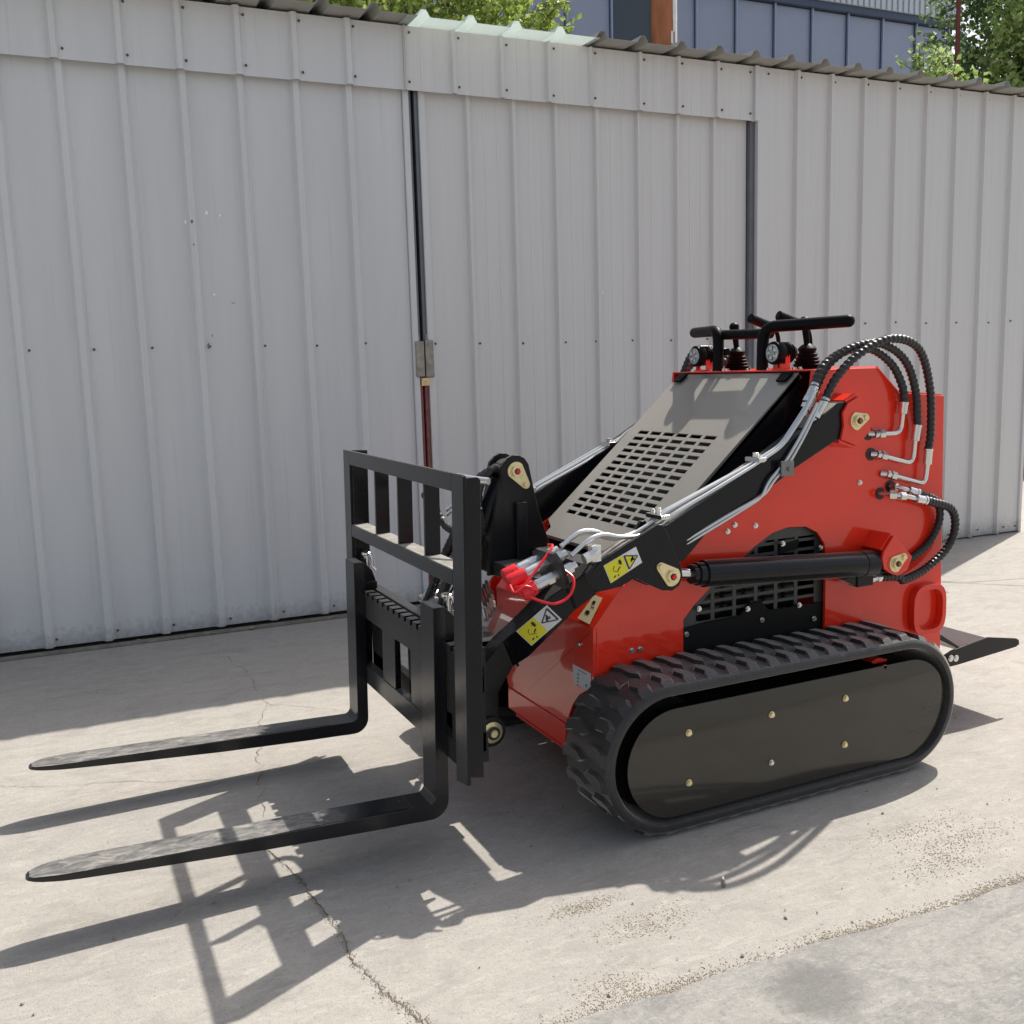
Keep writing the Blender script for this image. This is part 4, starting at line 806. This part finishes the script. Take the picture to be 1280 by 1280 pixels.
# handles
for mir in (False, True):
    pp = [(1.037, .520, 1.324), (1.037, .520, 1.40), (1.04, .516, 1.455), (1.055, .48, 1.470), (1.146, .225, 1.474)]
    pp = fillet([(1.037, .520, 1.324), (1.040, .520, 1.472), (1.146, .225, 1.476)], .055, 9)
    h = MB().tube(pp, .0205, 18).lathe([(.0205, 0), (.0185, .008), (.012, .015), (.002, .018)], (1.146, .225, 1.476), (.338, -.94, 0), 18).build('handle_bar', M['plastic'], ld0, mirror=mir)
    m = MB().box(1.045, 1.06, .543, .56, 1.38, 1.405); m.build('handle_clip', M['plastic'], h, mirror=mir)
    # joystick
    bt = [(.072, 0), (.074, .006), (.064, .010), (.070, .018), (.058, .023), (.064, .031), (.053, .036), (.058, .044), (.047, .049), (.052, .058), (.040, .064), (.045, .074), (.046, .080), (.034, .090), (.018, .098), (.014, .100)]
    bt = [(r*.70, h*.88) for r, h in bt]
    js = MB().lathe(bt, (1.177, .452, 1.324), (0, 0, 1), 28).build('joystick_boot', M['plastic'], ld0, mirror=mir)
    MB().cyl((1.176, .452, 1.405), (1.166, .452, 1.475), .010, .013, 14).lathe([(.012, 0), (.0175, .008), (.019, .018), (.016, .028), (.008, .034)], (1.166, .452, 1.470), (-.1, 0, 1), 20).build('joystick_lever', M['plastic'], js, mirror=mir)
    MB().tube(catmull([(1.148, .568, 1.514), (1.20, .565, 1.497), (1.255, .562, 1.478), (1.285, .560, 1.44), (1.29, .560, 1.32)], 8), lambda t: .0175 if t < .5 else .008, 16).cyl((1.148, .568, 1.514), (1.1465, .5682, 1.5145), .012, n=16, mi=1).build('grip_lever', [M['plastic'], M['dark']], ld0, mirror=mir)
    # work lamp
    lp = MB().lathe([(.033, -.0), (.039, .004), (.039, .024), (.034, .038), (.033, .072), (.022, .092), (.014, .095)], (1.000, .424, 1.381), (1, .02, .0), 28)
    for k in range(4): lp.lathe([(.0365, .040+.009*k), (.0365, .043+.009*k)], (1.000, .424, 1.381), (1, .02, 0), 24)
    lpo = lp.build('work_lamp', M['plastic'], ld0, mirror=mir)
    m = MB().lathe([(.0305, 0), (.0295, .003), (.018, .0045)], (1.0005, .424, 1.381), (-1, -.02, 0), 28)
    m.build('lamp_lens', M['lens'], lpo, mirror=mir)
    m = MB()
    for a in range(5):
        an = a*1.2566+.3; m.cyl((.9975, .424+math.sin(an)*.016, 1.381+math.cos(an)*.016), (.9945, .424+math.sin(an)*.016, 1.381+math.cos(an)*.016), .007, .005, 10)
        m.box(.9955, .9965, .424+math.sin(an+.63)*.016-.001, .424+math.sin(an+.63)*.016+.001, 1.381+math.cos(an+.63)*.016-.007, 1.381+math.cos(an+.63)*.016+.007, 1)
    m.build('lamp_reflector', [M['chrome'], M['ink']], lpo, mirror=mir)
    m = MB().box(1.03, 1.05, .392, .395, 1.324, 1.375).box(1.03, 1.05, .453, .456, 1.324, 1.375).box(1.02, 1.05, .395, .453, 1.324, 1.330).prism([(1.05, 1.33), (1.085, 1.33), (1.06, 1.375)], 'Y', .447, .451)
    m.build('lamp_bracket', M['red'], lpo, mirror=mir, bevel=.001)
    for (x, y) in ((1.045, .545), (1.045, .500), (1.06, .38), (1.10, .40), (1.22, .40), (1.03, .585)):
        inst(bolt_c, 'bolt', con, (x, my(y) if mir else y, 1.324), (R(-90), 0, 0))
MB().tube([(1.062, .508, 1.450), (1.062, .780, 1.456)], .018, 16).build('cross_bar', M['plastic'], ld0)
# hose from far lamp side
# rear towing handle loops
def ring(m, cx, cz, rx, rz, w, y0, y1, n=40):
    def so_(a, sx, sz):
        c, s = math.cos(a), math.sin(a); return (cx+sx*math.copysign(abs(c)**.62, c), cz+sz*math.copysign(abs(s)**.62, s))
    O = [so_(2*math.pi*k/n, rx, rz) for k in range(n)]; I = [so_(2*math.pi*k/n, rx-w, rz-w) for k in range(n)]
    vs = [(x, y0, z) for x, z in O]+[(x, y0, z) for x, z in I]+[(x, y1, z) for x, z in O]+[(x, y1, z) for x, z in I]; fs = []
    for k in range(n):
        j = (k+1) % n; fs += [(k, j, n+j, n+k), (2*n+j, 2*n+k, 3*n+k, 3*n+j), (j, k, 2*n+k, 2*n+j), (n+k, n+j, 3*n+j, 3*n+k)]
    m.add(vs, fs)
for mir in (False, True):
    m = MB(); ring(m, 1.553, .462, .080, .092, .019, .222, .2495); m.build('tie_down_ring', M['red'], ld0, mirror=mir, bevel=.002)
# operator platform
pf = MB(); sidep = [(1.69, .262), (1.725, .274), (1.915, .297), (2.072, .270), (2.088, .262), (2.092, .245), (2.075, .236), (1.762, .214), (1.69, .212)]
pf.prism(sidep, 'Y', .27, .276).prism(sidep, 'Y', my(.276), my(.27)); pf.prism([(1.64, .345), (1.665, .345), (1.80, .262), (2.06, .245), (2.06, .238), (1.80, .255), (1.64, .335)], 'Y', .276, my(.276))
pfo = pf.build('platform', M['satin'], ld0, bevel=.001)
for x, z in ((1.715, .247), (1.742, .243)): inst(MB().cyl((0, 0, 0), (0, -.006, 0), .013, n=18).cyl((0, -.006, 0), (0, -.009, 0), .008, n=18).mesh('bolt', M['chrome']), 'bolt', pfo, (x, .27, z))

# ---- tracks
CX0, CX1, CZ, RO = .300, 1.215, .2305, .2195
def belt_pt(t, r):   # t in [0,1) around the stadium; returns (x, z, nx, nz)
    L = CX1-CX0; per = 2*L+2*math.pi*r; d = t*per
    if d < L: return (CX0+d, CZ+r, 0, 1)
    d -= L
    if d < math.pi*r: a = math.pi/2-d/r; return (CX1+math.cos(a)*r, CZ+math.sin(a)*r, math.cos(a), math.sin(a))
    d -= math.pi*r
    if d < L: return (CX1-d, CZ-r, 0, -1)
    d -= L; a = -math.pi/2-d/r; return (CX0+math.cos(a)*r, CZ+math.sin(a)*r, math.cos(a), math.sin(a))
NB = 168
def belt_mesh():
    m = MB(); prof = [(0.004, RO-.006), (.010, RO), (.240, RO), (.246, RO-.006), (.246, RO-.026), (.232, RO-.031), (.014, RO-.031), (.003, RO-.026), (0.001, RO-.014)]
    k = len(prof); vs = []
    for i in range(NB):
        for (y, r) in prof:
            x, z, nx, nz = belt_pt(i/NB, RO); e = r-RO; vs.append((x+nx*e, y, z+nz*e))
    fs = []
    for i in range(NB):
        j = (i+1) % NB
        for q in range(k): p = (q+1) % k; fs.append((i*k+q, i*k+p, j*k+p, j*k+q)[::-1])
    m.add(vs, fs); return m
def lug_mesh(near):
    m = MB()
    if near: P = [(-.024, .010), (.014, .010), (.030, .045), (.026, .100), (.004, .128), (-.016, .095), (-.010, .050)]
    else: P = [(.014, .247), (-.024, .247), (-.010, .205), (-.012, .150), (.006, .118), (.026, .150), (.030, .205)][::-1]
    h = .0125; cx = sum(p[0] for p in P)/7; cy = sum(p[1] for p in P)/7
    Q = [(cx+(x-cx)*.78, cy+(y-cy)*.86) for x, y in P]; n = 7
    if near: Q[0] = (P[0][0]+.004, .026); Q[1] = (P[1][0]-.003, .026)
    A = sum(P[i][0]*P[(i+1) % 7][1]-P[(i+1) % 7][0]*P[i][1] for i in range(7))
    if A < 0: P = P[::-1]; Q = Q[::-1]
    m.add([(x, y, -.002) for x, y in P]+[(x, y, h) for x, y in Q], [tuple(range(n, 2*n))]+[(i, (i+1) % n, n+(i+1) % n, n+i) for i in range(n)])
    return m
bme = belt_mesh().mesh('belt', M['rubber'])
lugN = lug_mesh(True).mesh('tread_lug', M['rubber'], ang=30); lugF = lug_mesh(False).mesh('tread_lug', M['rubber'], ang=30)
for me_ in (lugN, lugF):
    pass
NL = 42
for k_, yoff in enumerate((0, 1.04)):
    tr = bpy.data.objects.new('track', None); COL.objects.link(tr); tr.parent = ld0
    # the far track is the same track turned end for side, its outer face away from the camera
    if k_ == 1: tr.scale = (1, -1, 1)
    tb0 = bpy.data.objects.new('belt', bme); COL.objects.link(tb0); tb0.parent = tr; tb0.location = (-.745, -.645, 0)
    for i in range(NL):
        for me_, ph in ((lugN, 0), (lugF, .5)):
            x, z, nx, nz = belt_pt(((i+ph)/NL) % 1, RO); o = bpy.data.objects.new('tread_lug', me_); COL.objects.link(o); o.parent = tr
            o.location = (x-.745, -.645, z); o.rotation_euler = (0, math.atan2(nx, nz), 0)
    def tp(m, name, mt, bev=0):
        me_ = m.mesh(name, mt, (.745, .645, 0)); o = bpy.data.objects.new(name, me_); COL.objects.link(o); o.parent = tr
        if bev: b = o.modifiers.new('bevel', 'BEVEL'); b.width = bev; b.segments = 2; b.limit_method = 'ANGLE'; b.angle_limit = R(35); b.harden_normals = True
        return o
    def stad(x0, x1, zc, r, n=22): return [(x1+math.cos(a)*r, zc+math.sin(a)*r) for a in [-math.pi/2+math.pi*i/n for i in range(n+1)]]+[(x0+math.cos(a)*r, zc+math.sin(a)*r) for a in [math.pi/2+math.pi*i/n for i in range(n+1)]]
    cp = tp(MB().prism(stad(.321, 1.243, .2135, .1635), 'Y', .020, .024), 'cover_plate', M['cover'], .0012)
    for x, z in ((.365, .297), (.365, .145), (.668, .297), (.668, .145), (.962, .297), (.962, .145)):
        o = bpy.data.objects.new('bolt', bolt_z if (x, z) != (.668, .145) else bolt_c); COL.objects.link(o); o.parent = cp; o.location = (x-.745, .020-.645, z)
    m = MB().cyl((.30, .09, .23), (.30, .20, .23), .170, n=36).cyl((1.21, .09, .23), (1.21, .20, .23), .15, n=36)
    for k in range(5): m.cyl((.46+.15*k, .09, .105), (.46+.15*k, .22, .105), .075, n=24)
    tp(m, 'roller', M['dark']); tp(MB().box(.3, 1.2, .05, .20, .13, .36), 'track_frame', M['dark'], .004)
    tp(MB().prism([(1.10, .386), (1.13, .392), (1.17, .384), (1.165, .377), (1.11, .377)], 'Y', .05, .12).cyl((1.13, .028, .372), (1.13, .02, .372), .008, n=6), 'tensioner_bracket', M['red'], .001)
    tp(MB().cyl((1.1, .25, .26), (1.1, .45, .26), .06, n=20).cyl((.4, .25, .26), (.4, .45, .26), .05, n=20), 'axle', M['dark'])

# ---- tilt linkage at the front centre
def lug_poly(): 
    pts = [(.107+math.cos(a)*.052, 1.026+math.sin(a)*.056) for a in [R(200-25*i) for i in range(9)]]
    return pts+[(.185, .90), (.225, .78), (.24, .70), (.0, .70), (.01, .80), (.035, .93)]
tl = bpy.data.objects.new('tilt_linkage', None)
m = MB()
m.box(.02, .24, .30, .99, .70, .745); m.box(.165, .235, .236, 1.054, .71, .775); cm_ = m.build('cross_member', M['satin'], ld0, bevel=.003)
for yy in (.590, .688): MB().prism(lug_poly(), 'Y', yy, yy+.016).build('tilt_lug', M['satin'], cm_, bevel=.002)
for yy in (.57,): MB().box(.10, .135, yy, yy+.012, .74, .93).build('stiffener', M['satin'], cm_, bevel=.001)
m = MB(); flag(m, (.107, 1.030), (.140, .985), .590, .030, .014, .70); m.build('flag_pin', [M['zinc'], M['redcap'], M['ink']], cm_)
m = MB(); a = Vector((.105, .655, 1.03)); b = Vector((-.17, .655, .50)); d = (b-a).normalized(); m.cyl(a+d*.04, a+d*.36, .036, n=26).cyl(a+d*.34, b, .02, n=18, mi=1).lathe([(.035, -.022), (.035, .022)], a, (0, 1, 0), 24)
m.build('tilt_cylinder', [M['satin'], M['chrome']], ld0)
for k in range(3): MB().tube(catmull([(.09, .63+.02*k, 1.02), (.04, .62+.03*k, 1.04-.01*k), (-.01, .62+.03*k, .97), (.0, .63+.03*k, .85), (.03, .64+.02*k, .74)], 14), .0125, 10, helix=(.02, .12)).build('hydraulic_hose', M['hose'], ld0)
MB().tube(catmull([(-.09, .36, 1.032), (-.12, .40, 1.036), (-.15, .46, 1.042)], 8), .011, 12).build('steel_tube', M['tube'], ld0)
MB().tube(catmull([(-.20, .60, .975), (-.17, .655, .97), (-.14, .70, .94), (-.12, .705, .90), (-.11, .67, .865), (-.10, .60, .855), (-.04, .55, .87)], 16), .012, 10, helix=(.018, .15)).build('hydraulic_hose', M['hose'], ld0)
MB().tube(catmull([(-.06, .60, .93), (-.10, .64, .82), (-.13, .68, .73), (-.14, .72, .66), (-.16, .76, .58)], 16), .015, 10, helix=(.018, .12)).build('hydraulic_hose', M['hose'], ld0)
MB().tube(catmull([(-.04, .56, .93), (-.08, .60, .80), (-.12, .63, .70), (-.14, .66, .60)], 16), .014, 10, helix=(.018, .12)).build('hydraulic_hose', M['hose'], ld0)
m = MB(); m.cyl((-.13, .715, .675), (-.14, .745, .625), .013, n=14).hexnut((-.135, .735, .645), (-.1, .3, -.6), .018, .03).hexnut((-.14, .80, .603), (0, -1, 0), .02, .045).cyl((-.14, .80, .603), (-.14, .84, .596), .013, n=14).cyl((-.14, .765, .61), (-.15, .86, .545), .009, n=12).hexnut((-.14, .70, .61), (0, 1, .1), .016, .03).cyl((-.12, .70, .70), (-.14, .76, .60), .009, n=12)
m.build('hose_fitting', M['tube'], ld0)
# pieces on the front of the nose, seen between upright and arm
m = MB()
for k in range(5): m.hexnut((-.02+.03*k, .60+.05*k, .535), (.3, -1, .1), .017, .04).cyl((-.02+.03*k, .60+.05*k, .535), (.03+.03*k, .70+.05*k, .53), .011, n=12)
m.box(-.05, .15, .55, .80, .50, .513)
for k in range(4): m.cyl((.0+.03*k, .62+.05*k, .55), (.05+.03*k, .78+.05*k, .60), .009, n=12).hexnut((.02+.03*k, .68+.05*k, .568), (.3, .9, .3), .016, .03)
m.build('hose_fitting', M['tube'], ld0)
# quick-attach frame carried by the arms
qa = MB().box(-.235, -.20, .17, 1.12, .47, .60).box(-.235, -.20, .17, 1.12, .27, .36).box(-.235, -.205, .17, .40, .30, .55).box(-.235, -.205, .89, 1.12, .30, .55).box(-.235, -.205, .56, .60, .3, .55).box(-.235, -.205, .69, .73, .3, .55)
qa.build('attachment_plate', M['satin'], ld0, bevel=.003)
MB().cyl((-.102, .44, .271), (-.102, .85, .271), .026, n=18).build('pivot_shaft', M['satin'], ld0)

# ================================================================== PALLET FORKS
pf0 = thing('pallet_fork_carriage', (-.28, .645, 0), 'black pallet fork carriage with load guard hung on the loader arms', 'fork carriage')
TILT = math.atan2(-.3003+.2829, 1.0804-.2455)   # the carriage leans back slightly
def tx(x, z): return x+(-.3003-(-.2829))*(1.0804-z)/(1.0804-.2455)
def shear(m):   # lean: rotate about the top edge (small angle)
    m.v = [(tx(x, z), y, z) for x, y, z in m.v]; return m
F0 = -.2829
fr = MB(); pl = [(1.2014, .245), (1.2014, 1.080), (1.195, 1.086), (.098, 1.086), (.089, 1.075), (.089, .250), (.170, .236), (.170, .782), (1.126, .782), (1.126, .245)]
t_ = .010
fr.prism([(1.2014, .245), (1.2014, 1.086), (1.126, 1.086), (1.126, .245)], 'X', F0, F0+t_); fr.prism([(.170, .236), (.170, 1.086), (.100, 1.086), (.091, 1.083), (.089, 1.075), (.089, .250)], 'X', F0, F0+t_)
fr.prism([(.170, 1.037), (.170, 1.086), (1.126, 1.086), (1.126, 1.037)], 'X', F0, F0+t_)
gf = shear(fr).build('guard_frame', M['black'], pf0, bevel=.0015)
m = MB().box(F0, F0+.060, .1705, 1.1255, .782, .825); mr_ = shear(m).build('middle_rail', M['black'], pf0, bevel=.003); m = MB().box(F0+.004, F0+.057, .175, 1.12, .8251, .8257); shear(m).build('gleam_film', M['dust_or_gleam'], mr_)  # beige film paints the sky gleam on the rail's top face
for ya, yb_ in ((.094, .106), (1.184, 1.196)):
    m = MB().prism([(F0+t_, .27), (F0+.05, .262), (F0+.052, 1.07), (F0+.045, 1.078), (F0+t_, 1.078)], 'Y', ya, yb_); shear(m).build('upright_flange', M['black'], pf0, bevel=.002)
m = MB().prism([(F0+t_, .27), (F0+.062, .262), (F0+.065, 1.085), (F0+t_, 1.088)], 'Y', 1.118, 1.130); shear(m).build('upright_flange', M['black'], pf0, bevel=.002)
for yy in (.870, .642, .408):
    m = MB().prism([(F0+t_, .8255), (F0+.057, .8255), (F0+.057, 1.083), (F0+t_, 1.083)], 'Y', yy-.006, yy+.006); m.v = [(x, y, z if z < 1 else 1.056) for x, y, z in m.v]; shear(m).build('guard_bar', M['black'], pf0, bevel=.001)
# carriage: toothed top rail, posts, lower rail
RX = F0+.012
top = [(.165, .505), (.165, .600)]; y = .17
while y < 1.10:
    top += [(y, .600), (y+.034, .600), (y+.034, .588), (y+.047, .588), (y+.047, .600)]; y += .055
top += [(1.125, .600), (1.125, .505)]
m = MB().prism([(.165, .505), (1.125, .505), (1.125, .585), (.165, .585)], 'X', RX, RX+.035); shear(m).build('fork_rail', M['black'], pf0, bevel=.002)
m = MB()
y = .17
while y < 1.09: m.box(RX-.002, RX+.030, y, y+.036, .585, .603); y += .055
shear(m).build('rail_teeth', M['black'], pf0, bevel=.0015)
for a, b in ((1.06, 1.125), (.72, .85), (.44, .57), (.165, .23)):
    m = MB().box(RX+.002, RX+.022, a, b, .335, .505); shear(m).build('carriage_post', M['black'], pf0, bevel=.002)
m = MB().box(RX, RX+.03, .165, 1.125, .268, .335); shear(m).build('lower_rail', M['black'], pf0, bevel=.002)
m = MB().box(RX+.005, RX+.02, .72, .73, .335, .505); 
# forks
def fork(yn, label, ws):
    w = .103; t = thing('pallet_fork', (-.33, yn+w/2, .12), label, 'fork', 'the two fork tines hung on the carriage rail')
    zt = lambda x: .140+(x+.3315)*(.173-.140)/(-1.288+.3315)
    ang = math.atan2(.033, -.9565); th = .038
    # side profile in XZ of blade + shank
    fx = lambda z: -.3315+(z-.14)*.0208*1.15
    prof = [(fx(.705), .705), (fx(.18), .18)]
    for k in range(5): a = k/4*math.pi/2; prof.append((-.3315-.022+.022*math.cos(a)+.0005, .162-.022*math.sin(a)+.0))
    prof += [(-.40, .1418), (-.40, .0985), (-.37, .0965)]
    for k in range(7): a = -math.pi/2+k/6*math.pi/2; prof.append((-.345+math.cos(a)*.052, .148+math.sin(a)*.052))
    prof += [(fx(.3)+.038, .30), (fx(.705)+.036, .705)]
    m = MB(); m.prism(prof, 'Y', yn, yn+w)
    stn = [(-.3995, zt(-.40)-.0004, .0985, 0), (-.50, zt(-.50), .1025, 0), (-.80, zt(-.80), .119, 0), (-1.05, zt(-1.05), .138, 0), (-1.25, zt(-1.25), .154, .001), (-1.29, zt(-1.29), .1575, .003), (-1.315, zt(-1.30), .1595, .0075), (-1.340, zt(-1.30), .161, .0145), (-1.358, zt(-1.30)-.001, .1625, .022), (-1.371, zt(-1.30)-.0025, .164, .031), (-1.377, zt(-1.30)-.005, .1655, .040)]
    vs = []
    for (x, a, b, q_) in stn: vs += [(x, yn+q_, a), (x, yn+w-q_, a), (x, yn+w-q_, b), (x, yn+q_, b)]
    fs = [(4*i_+k, 4*i_+(k+1) % 4, 4*i_+4+(k+1) % 4, 4*i_+4+k) for i_ in range(len(stn)-1) for k in range(4)]
    e_ = 4*(len(stn)-1); m.add(vs, fs+[(0, 3, 2, 1), (e_, e_+1, e_+2, e_+3)])
    m.build('tine', M['fork'], t, bevel=.0022)
    # worn strip on the top face towards the tip
    wv = []; xs_ = [-ws-(1.25-ws)*i_/11 for i_ in range(12)]+[-1.29, -1.315, -1.340, -1.358, -1.368]
    ins = [.0035]*12+[.006, .0105, .0175, .025, .034]; N_ = len(xs_)-1
    rw = random.Random(int(yn*100))
    for i_, x in enumerate(xs_):
        j_ = rw.uniform(0, .006) if i_ < 6 else 0; wv += [(x+(rw.uniform(-.01, .01) if i_ == 0 else 0), yn+ins[i_]+j_, min(zt(x), zt(-1.30))+.0008-(.0012 if i_ > 14 else 0)), (x, yn+w-ins[i_]-j_*.6, min(zt(x), zt(-1.30))+.0008-(.0012 if i_ > 14 else 0))]
    wm = MB().add(wv, [(2*i, 2*i+2, 2*i+3, 2*i+1)[::-1] for i in range(N_)]); wm.build('worn_top', M['worn'], t, smooth=False)
    MB().box(fx(.705)+.003, fx(.705)+.033, yn+.003, yn+w-.003, .705, .7057).build('gleam_film', M['dust_or_gleam'], t)  # painted bright top of the shank, where light catches it
    # hook and locking pin
    m = MB(); hx = fx(.705)+.036; m.box(hx-.004, hx+.05, yn+.015, yn+w-.015, .605, .63).prism([(hx-.004, .69), (hx+.012, .695), (hx+.035, .67), (hx+.048, .63), (hx+.048, .60), (hx-.004, .60)], 'Y', yn+.02, yn+w-.02); m.build('hook', M['black'], t, bevel=.002)
    py = yn+.049; pxx = hx+.026; m = MB().cyl((pxx, py, .67), (pxx, py, .722), .011, n=18).lathe([(.0165, 0), (.0175, .003), (.0175, .010), (.015, .012)], (pxx, py, .720), (0, 0, 1), 26).tube(catmull([(pxx+.010, py-.012, .722), (pxx+.014, py-.020, .70), (pxx+.012, py-.022, .685), (pxx+.024, py-.026, .668)], 6), .0045, 8)
    m.build('locking_pin', M['chrome'], t); return t
fork(.254, 'near black fork tine with worn grey tip pointing left', .42)
fork(1.0184, 'far black fork tine lying closer to the shed wall', .42)
